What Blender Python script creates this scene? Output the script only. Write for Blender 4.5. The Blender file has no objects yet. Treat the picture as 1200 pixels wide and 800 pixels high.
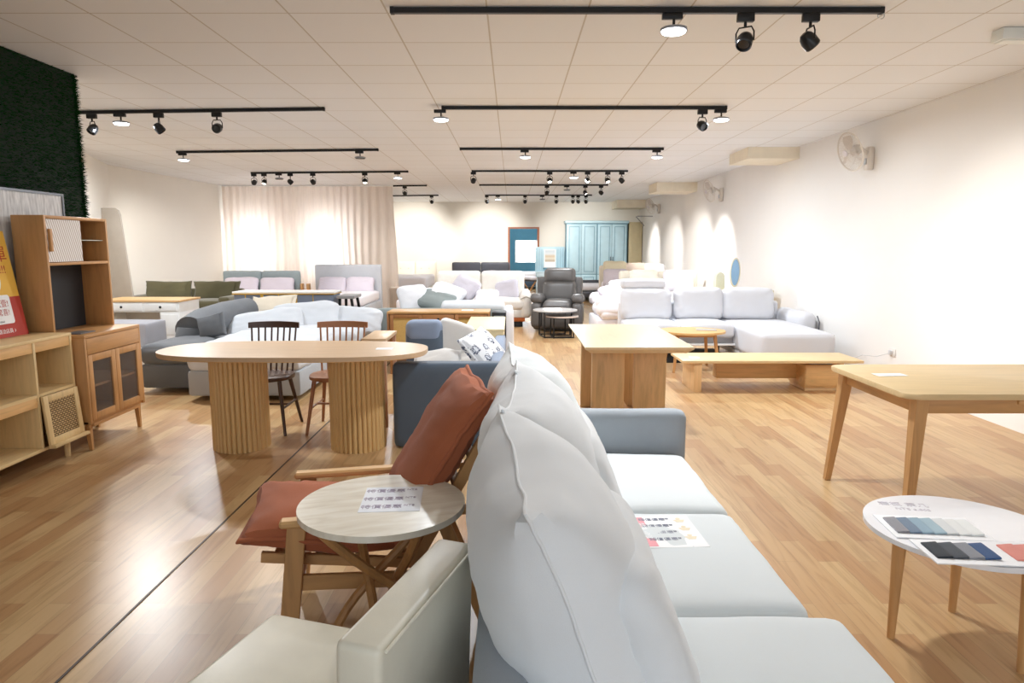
import bpy, bmesh, math, random
from mathutils import Vector, Matrix, Euler, noise
random.seed(7)
PI = math.pi
scn = bpy.context.scene
C = scn.collection
R = math.radians

# ------------------------------------------------------------------ materials
def lin(c):
    return tuple((x/12.92 if x <= .04045 else ((x+.055)/1.055)**2.4) for x in c)
def hx(s):
    return lin(tuple(int(s[i:i+2], 16)/255 for i in (0, 2, 4)))
def base(name):
    m = bpy.data.materials.new(name); m.use_nodes = True
    nt = m.node_tree; b = nt.nodes['Principled BSDF']
    return m, nt, b
def ramp(nt, cols):
    r = nt.nodes.new('ShaderNodeValToRGB')
    r.color_ramp.elements[0].position = cols[0][0]; r.color_ramp.elements[0].color = (*cols[0][1], 1)
    r.color_ramp.elements[1].position = cols[-1][0]; r.color_ramp.elements[1].color = (*cols[-1][1], 1)
    for p, c in cols[1:-1]:
        e = r.color_ramp.elements.new(p); e.color = (*c, 1)
    return r
def mul(c, f): return tuple(max(0, min(1, x*f)) for x in c)
def coords(nt, scale=(1, 1, 1), rot=(0, 0, 0), kind='Object'):
    t = nt.nodes.new('ShaderNodeTexCoord'); mp = nt.nodes.new('ShaderNodeMapping')
    mp.inputs['Scale'].default_value = scale; mp.inputs['Rotation'].default_value = rot
    nt.links.new(t.outputs[kind], mp.inputs['Vector'])
    return mp
def bump(nt, b, src, strength, dist=.01):
    bp = nt.nodes.new('ShaderNodeBump'); bp.inputs['Strength'].default_value = strength; bp.inputs['Distance'].default_value = dist
    nt.links.new(src, bp.inputs['Height']); nt.links.new(bp.outputs['Normal'], b.inputs['Normal'])
_cache = {}
def plain(name, col, rough=.5, metal=0, var=.04, sc=6, coat=0):
    if name in _cache: return _cache[name]
    m, nt, b = base(name); c = hx(col)
    mp = coords(nt, (sc,)*3); n = nt.nodes.new('ShaderNodeTexNoise'); n.inputs['Scale'].default_value = 1
    nt.links.new(mp.outputs[0], n.inputs['Vector'])
    r = ramp(nt, [(.3, mul(c, 1-var)), (.7, mul(c, 1+var))])
    nt.links.new(n.outputs['Fac'], r.inputs[0]); nt.links.new(r.outputs[0], b.inputs['Base Color'])
    b.inputs['Roughness'].default_value = rough; b.inputs['Metallic'].default_value = metal
    b.inputs['Coat Weight'].default_value = coat
    _cache[name] = m; return m
def fabric(name, col, var=.07, weave=700, st=.25, sheen=.2, rough=.9):
    if name in _cache: return _cache[name]
    m, nt, b = base(name); c = hx(col)
    mp = coords(nt)
    n = nt.nodes.new('ShaderNodeTexNoise'); n.inputs['Scale'].default_value = 5; n.inputs['Detail'].default_value = 6
    n2 = nt.nodes.new('ShaderNodeTexNoise'); n2.inputs['Scale'].default_value = weave; n2.inputs['Detail'].default_value = 2
    nt.links.new(mp.outputs[0], n.inputs['Vector']); nt.links.new(mp.outputs[0], n2.inputs['Vector'])
    mx = nt.nodes.new('ShaderNodeMath'); mx.operation = 'ADD'
    nt.links.new(n.outputs['Fac'], mx.inputs[0]); nt.links.new(n2.outputs['Fac'], mx.inputs[1])
    r = ramp(nt, [(.3, mul(c, 1-var)), (.7, mul(c, 1+var))])
    h = nt.nodes.new('ShaderNodeMath'); h.operation = 'MULTIPLY'; h.inputs[1].default_value = .5
    nt.links.new(mx.outputs[0], h.inputs[0]); nt.links.new(h.outputs[0], r.inputs[0])
    nt.links.new(r.outputs[0], b.inputs['Base Color'])
    b.inputs['Roughness'].default_value = rough; b.inputs['Sheen Weight'].default_value = sheen
    b.inputs['Specular IOR Level'].default_value = .2
    bump(nt, b, n2.outputs['Fac'], st, .002)
    _cache[name] = m; return m
def leather(name, col, rough=.42, var=.06):
    if name in _cache: return _cache[name]
    m, nt, b = base(name); c = hx(col)
    mp = coords(nt)
    v = nt.nodes.new('ShaderNodeTexVoronoi'); v.inputs['Scale'].default_value = 260
    n = nt.nodes.new('ShaderNodeTexNoise'); n.inputs['Scale'].default_value = 7; n.inputs['Detail'].default_value = 5
    nt.links.new(mp.outputs[0], v.inputs['Vector']); nt.links.new(mp.outputs[0], n.inputs['Vector'])
    r = ramp(nt, [(.3, mul(c, 1-var)), (.7, mul(c, 1+var))])
    nt.links.new(n.outputs['Fac'], r.inputs[0]); nt.links.new(r.outputs[0], b.inputs['Base Color'])
    b.inputs['Roughness'].default_value = rough
    bump(nt, b, v.outputs['Distance'], .12, .001)
    _cache[name] = m; return m
def wood(name, col, axis='x', rough=.45, con=.16, sc=1.0, plank=0):
    key = name+axis
    if key in _cache: return _cache[key]
    m, nt, b = base(key); c = hx(col)
    s = {'x': (1.3, 14, 14), 'y': (14, 1.3, 14), 'z': (14, 14, 1.3)}[axis]
    mp = coords(nt, tuple(k*sc for k in s))
    n = nt.nodes.new('ShaderNodeTexNoise'); n.inputs['Scale'].default_value = 1.6; n.inputs['Detail'].default_value = 7
    n.inputs['Distortion'].default_value = .9; n.inputs['Roughness'].default_value = .6
    nt.links.new(mp.outputs[0], n.inputs['Vector'])
    r = ramp(nt, [(.25, mul(c, 1-con*1.6)), (.48, c), (.75, mul(c, 1+con))])
    nt.links.new(n.outputs['Fac'], r.inputs[0])
    out = r.outputs[0]
    if plank:
        mp2 = coords(nt, {'x': (0, 1, 0), 'y': (1, 0, 0), 'z': (1, 0, 0)}[axis])
        w = nt.nodes.new('ShaderNodeTexWhiteNoise'); w.noise_dimensions = '3D'
        sn = nt.nodes.new('ShaderNodeVectorMath'); sn.operation = 'SNAP'; sn.inputs[1].default_value = (plank,)*3
        nt.links.new(mp2.outputs[0], sn.inputs[0]); nt.links.new(sn.outputs[0], w.inputs['Vector'])
        r2 = ramp(nt, [(0, (.86, .84, .8)), (1, (1, 1, 1))]); nt.links.new(w.outputs['Value'], r2.inputs[0])
        mm = nt.nodes.new('ShaderNodeMix'); mm.data_type = 'RGBA'; mm.blend_type = 'MULTIPLY'; mm.inputs[0].default_value = 1
        nt.links.new(out, mm.inputs[6]); nt.links.new(r2.outputs[0], mm.inputs[7]); out = mm.outputs[2]
    nt.links.new(out, b.inputs['Base Color'])
    b.inputs['Roughness'].default_value = rough
    bump(nt, b, n.outputs['Fac'], .08, .002)
    _cache[key] = m; return m
def emit(name, col, st):
    if name in _cache: return _cache[name]
    m, nt, b = base(name); c = hx(col)
    b.inputs['Base Color'].default_value = (*c, 1); b.inputs['Emission Color'].default_value = (*c, 1)
    b.inputs['Emission Strength'].default_value = st
    _cache[name] = m; return m

# ------------------------------------------------------------------ mesh helper
def TM(loc=(0, 0, 0), rot=(0, 0, 0), scale=None):
    M = Matrix.Translation(loc) @ Euler(rot).to_matrix().to_4x4()
    if scale: M = M @ Matrix.Diagonal((*scale, 1))
    return M
class G:
    def __init__(s): s.bm = bmesh.new(); s.M = Matrix()
    def at(s, M): s.M = M; return s
    def _add(s, tmp, M=None):
        me = bpy.data.meshes.new('t'); tmp.to_mesh(me); tmp.free()
        me.transform(s.M @ M if M is not None else s.M)
        s.bm.from_mesh(me); bpy.data.meshes.remove(me); return s
    def box(s, x0, x1, y0, y1, z0, z1, bev=0, seg=2, M=None):
        t = bmesh.new(); bmesh.ops.create_cube(t, size=1)
        sx, sy, sz = x1-x0, y1-y0, z1-z0
        bmesh.ops.scale(t, vec=(sx, sy, sz), verts=t.verts)
        if bev:
            bv = min(bev, .49*min(abs(sx), abs(sy), abs(sz)))
            bmesh.ops.bevel(t, geom=t.edges[:], offset=bv, segments=seg, affect='EDGES', profile=.5)
        bmesh.ops.translate(t, vec=((x0+x1)/2, (y0+y1)/2, (z0+z1)/2), verts=t.verts)
        return s._add(t, M)
    def bar(s, p0, p1, w, d, up=(0, 0, 1), bev=.003, w1=None, d1=None):
        p0, p1 = Vector(p0), Vector(p1); a = (p1-p0); L = a.length; a.normalize()
        u = Vector(up)
        if abs(a.dot(u)) > .98: u = Vector((0, 1, 0))
        x = u.cross(a).normalized(); y = a.cross(x)
        t = bmesh.new(); bmesh.ops.create_cube(t, size=1)
        for v in t.verts:
            top = v.co.z > 0
            v.co = Vector((v.co.x*(w1 if top and w1 else w), v.co.y*(d1 if top and d1 else d), v.co.z*L))
        if bev: bmesh.ops.bevel(t, geom=t.edges[:], offset=bev, segments=1, affect='EDGES')
        M = Matrix((x, y, a)).transposed().to_4x4(); M.translation = (p0+p1)/2
        return s._add(t, M)
    def cyl(s, p0, p1, r0, r1=None, n=20, cap=True):
        if r1 is None: r1 = r0
        p0, p1 = Vector(p0), Vector(p1); a = p1-p0
        t = bmesh.new()
        bmesh.ops.create_cone(t, cap_ends=cap, segments=n, radius1=r0, radius2=r1, depth=a.length)
        q = a.to_track_quat('Z', 'Y').to_matrix().to_4x4(); q.translation = (p0+p1)/2
        return s._add(t, q)
    def tube(s, pts, r, n=8, closed=False):
        pts = [Vector(p) for p in pts]; t = bmesh.new(); rings = []
        N = len(pts)
        for i, p in enumerate(pts):
            if closed: d = pts[(i+1) % N]-pts[i-1]
            else: d = pts[min(i+1, N-1)]-pts[max(i-1, 0)]
            d.normalize(); q = d.to_track_quat('Z', 'Y')
            if rings:
                # keep twist small
                ref = (rings[-1][0].co-pts[i-1]); x = (ref-d*ref.dot(d)).normalized()
            else: x = q @ Vector((1, 0, 0))
            y = d.cross(x)
            rr = r[i] if isinstance(r, (list, tuple)) else r
            rings.append([t.verts.new(p+(x*math.cos(2*PI*k/n)+y*math.sin(2*PI*k/n))*rr) for k in range(n)])
        for i in range(N-1 if not closed else N):
            a, b = rings[i], rings[(i+1) % N]
            for k in range(n): t.faces.new((a[k], a[(k+1) % n], b[(k+1) % n], b[k]))
        if not closed:
            t.faces.new(rings[0][::-1]); t.faces.new(rings[-1])
        return s._add(t)
    def lathe(s, prof, n=28, M=None):
        t = bmesh.new(); rings = []
        for r, z in prof:
            rings.append([t.verts.new((max(r, 1e-4)*math.cos(2*PI*k/n), max(r, 1e-4)*math.sin(2*PI*k/n), z)) for k in range(n)])
        for a, b in zip(rings, rings[1:]):
            for k in range(n): t.faces.new((a[k], a[(k+1) % n], b[(k+1) % n], b[k]))
        t.faces.new(rings[0][::-1]); t.faces.new(rings[-1])
        return s._add(t, M)
    def prism(s, poly, z0, z1, bev=0, M=None):
        t = bmesh.new()
        a = [t.verts.new((x, y, z0)) for x, y in poly]; b = [t.verts.new((x, y, z1)) for x, y in poly]
        t.faces.new(a[::-1]); t.faces.new(b); n = len(poly)
        for k in range(n): t.faces.new((a[k], a[(k+1) % n], b[(k+1) % n], b[k]))
        if bev:
            ed = [e for e in t.edges if abs(e.verts[0].co.z-e.verts[1].co.z) < 1e-6]
            bmesh.ops.bevel(t, geom=ed, offset=bev, segments=2, affect='EDGES', profile=.5)
        return s._add(t, M)
    def soft(s, sx, sy, sz, M=Matrix(), kind='box', n=14, rad=.06, crown=.0, amp=.004, fr=5, seed=0, pin=.06, edge=.18, droop=0, pa=2.6, pb=.5, ear=0):
        """sx,sy the wide dims, sz the thickness; M places it."""
        t = bmesh.new(); bmesh.ops.create_cube(t, size=2)
        bmesh.ops.subdivide_edges(t, edges=t.edges[:], cuts=n, use_grid_fill=True)
        off = Vector((seed*3.17, seed*1.31, seed*.77))
        for v in t.verts:
            x, y, z = v.co
            if kind == 'box':
                r = min(rad, sx/2, sy/2, sz/2)
                # denser near edges
                f = lambda q: math.sin(q*PI/2)**1 if abs(q) < 1 else q
                p = Vector((f(x)*sx/2, f(y)*sy/2, f(z)*sz/2))
                inner = Vector((max(-sx/2+r, min(sx/2-r, p.x)), max(-sy/2+r, min(sy/2-r, p.y)), max(-sz/2+r, min(sz/2-r, p.z))))
                d = p-inner
                if d.length > 1e-6: p = inner+d.normalized()*r
                k = (1-x*x)*(1-y*y)
                if z > 0: p.z += crown*k*max(0, z)
                else: p.z += crown*.3*k*z
                q = p
            elif kind == 'plump':
                d = Vector((x, y, z*1.05)).normalized(); pp = 5.0 if n < 26 else 9.0; pz = 2.2 if n < 26 else 1.55
                lo, hi = 0.0, 3.0
                for _ in range(22):
                    mid = (lo+hi)/2
                    if abs(d.x*mid)**pp+abs(d.y*mid)**pp+abs(d.z*mid)**pz > 1: hi = mid
                    else: lo = mid
                X, Y, Z = d*lo; k = 1+(.07 if n < 26 else .11)*(abs(X*Y))**2-pin*.6*((1-Y*Y)*abs(X)+(1-X*X)*abs(Y))
                q = Vector((X*k*sx/2, Y*k*sy/2, Z*sz/2))
                cr_ = (abs(X*Y))**1.5
                q.z += .06*sz*cr_*math.sin(7*math.atan2(Y, X)*2+seed)
            else:
                ax, ay = abs(x), abs(y)
                X = x*(1-pin*(1-ay**2)); Y = y*(1-pin*(1-ax**2))
                th = edge+(1-edge)*((1-ax**pa)*(1-ay**pa))**pb; X *= 1+ear*(ax*ay)**5; Y *= 1+ear*(ax*ay)**5
                zz = math.sin(z*PI/2) if abs(z) < 1 else z
                # round the rim
                rim = max(ax, ay)
                q = Vector((X*sx/2, Y*sy/2, zz*th*sz/2))
                if rim > .99:
                    k = 1-edge*.5*sz*(1-math.sqrt(max(0, 1-zz*zz)))/min(sx, sy)*2
                    q.x *= k; q.y *= k
                # gathers that fan out of the corners
                cr_ = (ax*ay)**2
                q.z += (0 if n > 30 else 1 if z > 0 else -1 if z < 0 else 0)*.045*sz*cr_*(1-rim**6)*math.sin(9*math.atan2(1.001-ay, 1.001-ax)+seed)
            nz = noise.noise_vector((Vector((q.x, q.y, q.z))+off)*fr)
            nz2 = noise.noise_vector((Vector((q.x*1.0, q.y*2.3, q.z))+off)*fr*2.6)
            q = q+nz*amp*2+nz2*amp*.8
            if droop: q.z -= droop*(q.x/sx*2)**2
            v.co = q
        return s._add(t, M)
    def obj(s, name, mat, parent=None, smooth=None, mats=None):
        me = bpy.data.meshes.new(name)
        bmesh.ops.recalc_face_normals(s.bm, faces=s.bm.faces)
        s.bm.to_mesh(me); s.bm.free()
        if smooth is None: smooth = 35
        if smooth:
            for p in me.polygons: p.use_smooth = True
            try: me.set_sharp_from_angle(angle=R(smooth))
            except Exception: pass
        me.materials.append(mat)
        for q in (mats or []): me.materials.append(q)
        o = bpy.data.objects.new(name, me); C.objects.link(o)
        if parent: o.parent = parent
        return o
def tag(o, label, cat, group=None, kind=None):
    o['label'] = label; o['category'] = cat
    if group: o['group'] = group
    if kind: o['kind'] = kind
    return o
def thing(name, label, cat, loc=(0, 0, 0), rz=0, group=None):
    o = bpy.data.objects.new(name, None); C.objects.link(o)
    o.empty_display_size = .1
    o.location = loc; o.rotation_euler = (0, 0, rz)
    return tag(o, label, cat, group)
def struct(o): o['kind'] = 'structure'; return o
def text(s, size, mat, parent, M, name='lettering', ext=.0004, align='CENTER', bold=0):
    cu = bpy.data.curves.new('t', 'FONT'); cu.body = s; cu.size = size; cu.align_x = align; cu.align_y = 'CENTER'
    cu.extrude = ext; cu.offset = bold
    o = bpy.data.objects.new('t', cu); C.objects.link(o)
    bpy.context.view_layer.update()
    dg = bpy.context.evaluated_depsgraph_get()
    me = bpy.data.meshes.new_from_object(o.evaluated_get(dg))
    bpy.data.objects.remove(o); me.transform(M)
    me.materials.clear(); me.materials.append(mat)
    t = bpy.data.objects.new(name, me); C.objects.link(t); t.parent = parent
    return t
def ellipse(cx, cy, rx, ry, n=56): return [(cx+rx*math.cos(2*PI*k/n), cy+ry*math.sin(2*PI*k/n)) for k in range(n)]
def rrect(x0, x1, y0, y1, r, n=8):
    P = []
    for cx, cy, a in ((x1-r, y1-r, 0), (x0+r, y1-r, 90), (x0+r, y0+r, 180), (x1-r, y0+r, 270)):
        for k in range(n+1):
            t = R(a+90*k/n); P.append((cx+r*math.cos(t), cy+r*math.sin(t)))
    return P
# orientation helpers for cushions: local (x wide, y tall, z thick) -> upright facing a direction
def up(loc, lean=0, face=0, roll=0):
    """pillow standing at loc(centre); face = heading of the front (0 = -Y, i.e. to the camera); lean backwards in rad"""
    return Matrix.Translation(loc) @ Matrix.Rotation(face, 4, 'Z') @ Matrix.Rotation(PI/2-lean, 4, 'X') @ Matrix.Rotation(roll, 4, 'Z')

# palette
OAK = lambda a='x': wood('oak', 'D9AE76', a)
OAKL = lambda a='x': wood('pale_oak', 'DDC08C', a, con=.1)
OAKD = lambda a='x': wood('golden_oak', 'BD8D59', a, con=.14)
OAKF = lambda a='x': wood('orange_oak', 'CB9C67', a, con=.14)
PINE = lambda a='x': wood('dining_oak', 'DDB888', a, con=.12)
ASHT = lambda a='x': wood('pill_top', 'CFB18E', a, con=.08, rough=.35)
black = plain('black_metal', '17181B', .4, .3)
blackm = plain('black_matte', '101114', .6)
chrome = plain('brushed_steel', 'B9BDC2', .3, 1)
brass = plain('brass', 'D8B45A', .3, 1)
white = plain('white_paint', 'F3F3F1', .45)
paper = plain('paper_white', 'F6F7F8', .8)

# ------------------------------------------------------------------ room shell
H = 2.9
def floor_mat():
    m, nt, b = base('laminate_floor')
    mp = coords(nt, (1, 1, 1), (0, 0, PI/2))
    def brick(c1, c2, bias):
        k = nt.nodes.new('ShaderNodeTexBrick'); k.offset = .37; k.offset_frequency = 2; k.squash = 1
        k.inputs['Scale'].default_value = 1; k.inputs['Brick Width'].default_value = .62; k.inputs['Row Height'].default_value = .098
        k.inputs['Mortar Size'].default_value = .0008; k.inputs['Mortar Smooth'].default_value = .3; k.inputs['Bias'].default_value = bias
        k.inputs['Color1'].default_value = (*c1, 1); k.inputs['Color2'].default_value = (*c2, 1)
        k.inputs['Mortar'].default_value = (*mul(c1, .55), 1)
        nt.links.new(mp.outputs[0], k.inputs['Vector']); return k
    k = brick(hx('C9A87A'), hx('B08459'), -.1)
    mp2 = coords(nt, (16, 1.1, 1))
    n = nt.nodes.new('ShaderNodeTexNoise'); n.inputs['Scale'].default_value = 1.5; n.inputs['Detail'].default_value = 8; n.inputs['Distortion'].default_value = 1.3
    nt.links.new(mp2.outputs[0], n.inputs['Vector'])
    r = ramp(nt, [(.28, (.70, .64, .56)), (.5, (.96, .95, .93)), (.72, (1.0, 1.0, 1.0))])
    nt.links.new(n.outputs['Fac'], r.inputs[0])
    mm = nt.nodes.new('ShaderNodeMix'); mm.data_type = 'RGBA'; mm.blend_type = 'MULTIPLY'; mm.inputs[0].default_value = .9
    nt.links.new(k.outputs['Color'], mm.inputs[6]); nt.links.new(r.outputs[0], mm.inputs[7])
    nt.links.new(mm.outputs[2], b.inputs['Base Color'])
    n3 = nt.nodes.new('ShaderNodeTexNoise'); n3.inputs['Scale'].default_value = 2.2; n3.inputs['Detail'].default_value = 4
    r3 = ramp(nt, [(.3, (.25,)*3), (.75, (.43,)*3)]); nt.links.new(n3.outputs['Fac'], r3.inputs[0]); nt.links.new(r3.outputs[0], b.inputs['Roughness'])
    b.inputs['Specular IOR Level'].default_value = .45
    bump(nt, b, k.outputs['Fac'], -.15, .001)
    return m
def ceil_mat():
    m, nt, b = base('ceiling_tiles')
    mp = coords(nt); mp.inputs['Location'].default_value = (.15+.605*20, -4.99+.605*20, 0)
    k = nt.nodes.new('ShaderNodeTexBrick'); k.offset = 0; k.squash = 1
    k.inputs['Scale'].default_value = 1; k.inputs['Brick Width'].default_value = .605; k.inputs['Row Height'].default_value = .605
    k.inputs['Mortar Size'].default_value = .006; k.inputs['Mortar Smooth'].default_value = .2
    k.inputs['Color1'].default_value = (*hx('EAEBED'), 1); k.inputs['Color2'].default_value = (*hx('E7E8E9'), 1)
    k.inputs['Mortar'].default_value = (*hx('C3BCB2'), 1)
    nt.links.new(mp.outputs[0], k.inputs['Vector']); nt.links.new(k.outputs['Color'], b.inputs['Base Color'])
    b.inputs['Roughness'].default_value = .6
    bump(nt, b, k.outputs['Fac'], -.3, .003)
    return m
wallm = plain('cream_wall', 'EFEDEA', .75, var=.012, sc=1.5)
walll = plain('cream_wall_left', 'ECE8DF', .75, var=.012, sc=1.5)
def wall(name, x0, x1, y0, y1, z0=0, z1=H, mat=None):
    return struct(G().box(x0, x1, y0, y1, z0, z1).obj(name, mat or wallm, smooth=0))
struct(G().box(-7.4, 4.25, -3, 27, -.1, 0).obj('floor', floor_mat(), smooth=0))
ceiling = struct(G().box(-7.4, 4.25, -3, 22.6, H, H+.1).obj('ceiling', ceil_mat(), smooth=0))
wall('wall_right', 4.12, 4.25, -3, 22.6)
# back wall with door opening  x -.08...83, z up to 2.07
bx = G().box(-3.9, -.1, 22.4, 22.55, 0, H).box(.85, 4.12, 22.4, 22.55, 0, H).box(-.1, .85, 22.4, 22.55, 2.08, H)
struct(bx.obj('wall_back', walll, smooth=0))
struct(G().box(-3.98, -3.86, 16.95, 22.4, 0, H).obj('wall_recess', walll, smooth=0))
# window wall behind curtain
ww = [(-6.55, -5.7), (-4.85, -3.95)]
g = G()
g.box(-7.2, -6.55, 16.8, 16.95, 0, H).box(-5.7, -4.85, 16.8, 16.95, 0, H).box(-3.95, -3.86, 16.8, 16.95, 0, H)
for a, b_ in ww: g.box(a, b_, 16.8, 16.95, 0, .75).box(a, b_, 16.8, 16.95, 2.25, H)
struct(g.obj('wall_window', walll, smooth=0))
sky = emit('daylight_pane', 'F4F8FF', 6)
for i, (a, b_) in enumerate(ww):
    w = thing('window_%d' % (i+1), '', '', (0, 0, 0)); del w['label']; del w['category']; w['kind'] = 'structure'
    G().box(a, b_, 16.86, 16.88, .75, 2.25).obj('window_pane', sky, w, 0)
    f = G()
    for (x0, x1, z0, z1) in ((a, a+.05, .75, 2.25), (b_-.05, b_, .75, 2.25), (a+.05, b_-.05, .75, .8), (a+.05, b_-.05, 2.2, 2.25), ((a+b_)/2-.02, (a+b_)/2+.02, .8, 2.2)):
        f.box(x0, x1, 16.82, 16.86, z0, z1)
    f.obj('window_frame', white, w, 0)
# left wall, with the slanted piece
struct(G().prism([(-6.43, 5.0), (-6.43, 10.5), (-7.05, 12.2), (-6.8, 16.8), (-7.2, 16.8), (-7.3, 5.0)], 0, H).obj('wall_left', walll, smooth=0))
# partition that carries the grass
wall('wall_partition', -3.75, -3.62, -3, 5.88, mat=walll)
# ceiling boxes / beams
for k, (x0, y0, y1, z) in enumerate(((3.38, 10.05, 10.9, 2.74), (3.22, 15.5, 16.4, 2.70), (3.22, 21.3, 22.4, 2.66))):
    struct(G().box(x0, 4.12, y0, y1, z, H).obj('trim_%d' % (k+1), plain('beam_paint', 'EFE6D2', .7), smooth=0))
# long floor joint strip
struct(G().box(-1.585, -1.575, -3, 10, 0, .003).obj('trim_4', plain('joint', '3B2A1E', .5), smooth=0))
struct(G().box(-6.43, -3.75, 4.9, 5.0, 0, H).obj('wall_closet', walll, smooth=0))

# room behind the door
teal = plain('teal_wall', '5590A8', .7)
g = G().box(-1.6, -1.5, 22.55, 26.5, 0, H).box(2.4, 2.5, 22.55, 26.5, 0, H).box(-1.5, 2.4, 26.4, 26.5, 0, H)
struct(g.obj('wall_bedroom', teal, smooth=0))
struct(G().box(-1.6, 2.5, 22.6, 26.5, H, H+.1).obj('ceiling_bedroom', white, smooth=0))
w3 = thing('window_3', '', '', (0, 0, 0)); del w3['label']; del w3['category']; w3['kind'] = 'structure'
G().box(.17, .93, 26.36, 26.38, .91, 1.67).obj('window_pane', emit('bedroom_pane', 'F6FAFF', 9), w3, 0)
G().box(.12, .98, 26.38, 26.4, .86, 1.72).obj('window_frame', white, w3, 0)
struct(G().box(-.13, -.07, 22.33, 22.56, 0, 2.1).box(.82, .88, 22.33, 22.56, 0, 2.1).box(-.07, .82, 22.33, 22.56, 2.05, 2.1).obj('door_1', plain('copper_frame', '9A5A36', .5), smooth=0))

# ------------------------------------------------------------------ curtain
def curtain():
    t = bmesh.new(); nx, nz = 420, 26
    x0, x1 = -6.78, -2.8; vs = []
    for j in range(nz+1):
        z = .03+(H-.04)*j/nz; row = []
        for i in range(nx+1):
            u = i/nx; x = x0+(x1-x0)*u
            ph = x*2*PI/.17+1.3*math.sin(x*3.1)+.35*math.sin(z*1.7+x*2)
            amp = .03*(1-.25*j/nz)*(.75+.5*noise.noise(Vector((x*2.2, z*.5, 0))))
            sx = .02*math.sin(z*2.3+x*5)*(1-j/nz)
            row.append(t.verts.new((x+sx+(.12*(1-j/nz)*max(0, (u-.9)*10) if u > .9 else 0), 16.3+amp*math.sin(ph), z)))
        vs.append(row)
    for j in range(nz):
        for i in range(nx): t.faces.new((vs[j][i], vs[j][i+1], vs[j+1][i+1], vs[j+1][i]))
    g = G(); g._add(t)
    m, nt, b = base('sheer_curtain')
    c = hx('E9DDD2'); d = nt.nodes.new('ShaderNodeBsdfDiffuse'); tr = nt.nodes.new('ShaderNodeBsdfTranslucent')
    mp = coords(nt, (60, 60, 3)); n = nt.nodes.new('ShaderNodeTexNoise'); n.inputs['Scale'].default_value = 1
    nt.links.new(mp.outputs[0], n.inputs['Vector']); rr = ramp(nt, [(.3, mul(c, .95)), (.7, mul(c, 1.04))]); nt.links.new(n.outputs['Fac'], rr.inputs[0])
    nt.links.new(rr.outputs[0], d.inputs[0]); nt.links.new(rr.outputs[0], tr.inputs[0])
    mx = nt.nodes.new('ShaderNodeMixShader'); mx.inputs[0].default_value = .5
    nt.links.new(d.outputs[0], mx.inputs[1]); nt.links.new(tr.outputs[0], mx.inputs[2])
    nt.links.new(mx.outputs[0], nt.nodes['Material Output'].inputs[0])
    th = thing('curtain', 'full height pale beige pleated curtain glowing with daylight behind the beds', 'curtain', (0, 0, 0))
    g.obj('curtain_fabric', m, th, 180)
    G().box(-6.78, -2.8, 16.27, 16.33, 2.875, 2.898, .004).obj('curtain_rail', white, th)
curtain()

# ------------------------------------------------------------------ grass wall panel
def grass():
    t = bmesh.new()
    for k in range(42000):
        y = random.uniform(2.6, 5.9); z = random.uniform(0.9, 2.895)
        if random.random() < .06: y = random.uniform(5.84, 5.9)
        x = -3.615
        L = random.uniform(.02, .045); a = random.uniform(-.9, .9); b_ = random.uniform(-.8, .4)
        d = Vector((1, a, b_)).normalized()*L; s = Vector((0, random.uniform(-1, 1), random.uniform(-1, 1))).normalized()*.003
        p = Vector((x, y, z)); q = p+d; q.z = min(q.z, 2.897)
        t.faces.new((t.verts.new(p-s), t.verts.new(p+s), t.verts.new(q)))
    for k in range(5000):
        z = random.uniform(0, 2.895); x = random.uniform(-3.62, -3.75)
        L = random.uniform(.02, .045); d = Vector((random.uniform(-.6, .9), 1, random.uniform(-.8, .4))).normalized()*L
        s = Vector((random.uniform(-1, 1), 0, random.uniform(-1, 1))).normalized()*.003
        p = Vector((x, 5.88, z)); q = p+d; q.z = min(q.z, 2.897)
        t.faces.new((t.verts.new(p-s), t.verts.new(p+s), t.verts.new(q)))
    m, nt, b = base('artificial_grass'); mp = coords(nt, (60,)*3); n = nt.nodes.new('ShaderNodeTexNoise'); nt.links.new(mp.outputs[0], n.inputs['Vector'])
    r = ramp(nt, [(.3, hx('07270C')), (.7, hx('10481A'))]); nt.links.new(n.outputs['Fac'], r.inputs[0]); nt.links.new(r.outputs[0], b.inputs['Base Color'])
    b.inputs['Roughness'].default_value = .7; b.inputs['Specular IOR Level'].default_value = .03
    root = thing('grass_wall_panel', 'dark green artificial grass covering the partition wall at the left', 'grass wall', (0, 0, 0))
    G().box(-3.62, -3.612, -3, 5.88, 0, 2.898).box(-3.75, -3.612, 5.88, 5.886, 0, 2.898).obj('backing', plain('grass_backing', '0C2010', .9), root, 0)
    g = G(); g._add(t); o = g.obj('grass_blades', m, root, 0); o['kind'] = 'stuff'
grass()
# ================================================================== FOREGROUND
seatf = fabric('pale_grey_fabric', 'DCE2E4', var=.03)
armf = fabric('mid_grey_fabric', '9CA3AA', var=.1, st=.4)
cushf = fabric('warm_white_linen', 'E3E7EA', var=.03)
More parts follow.
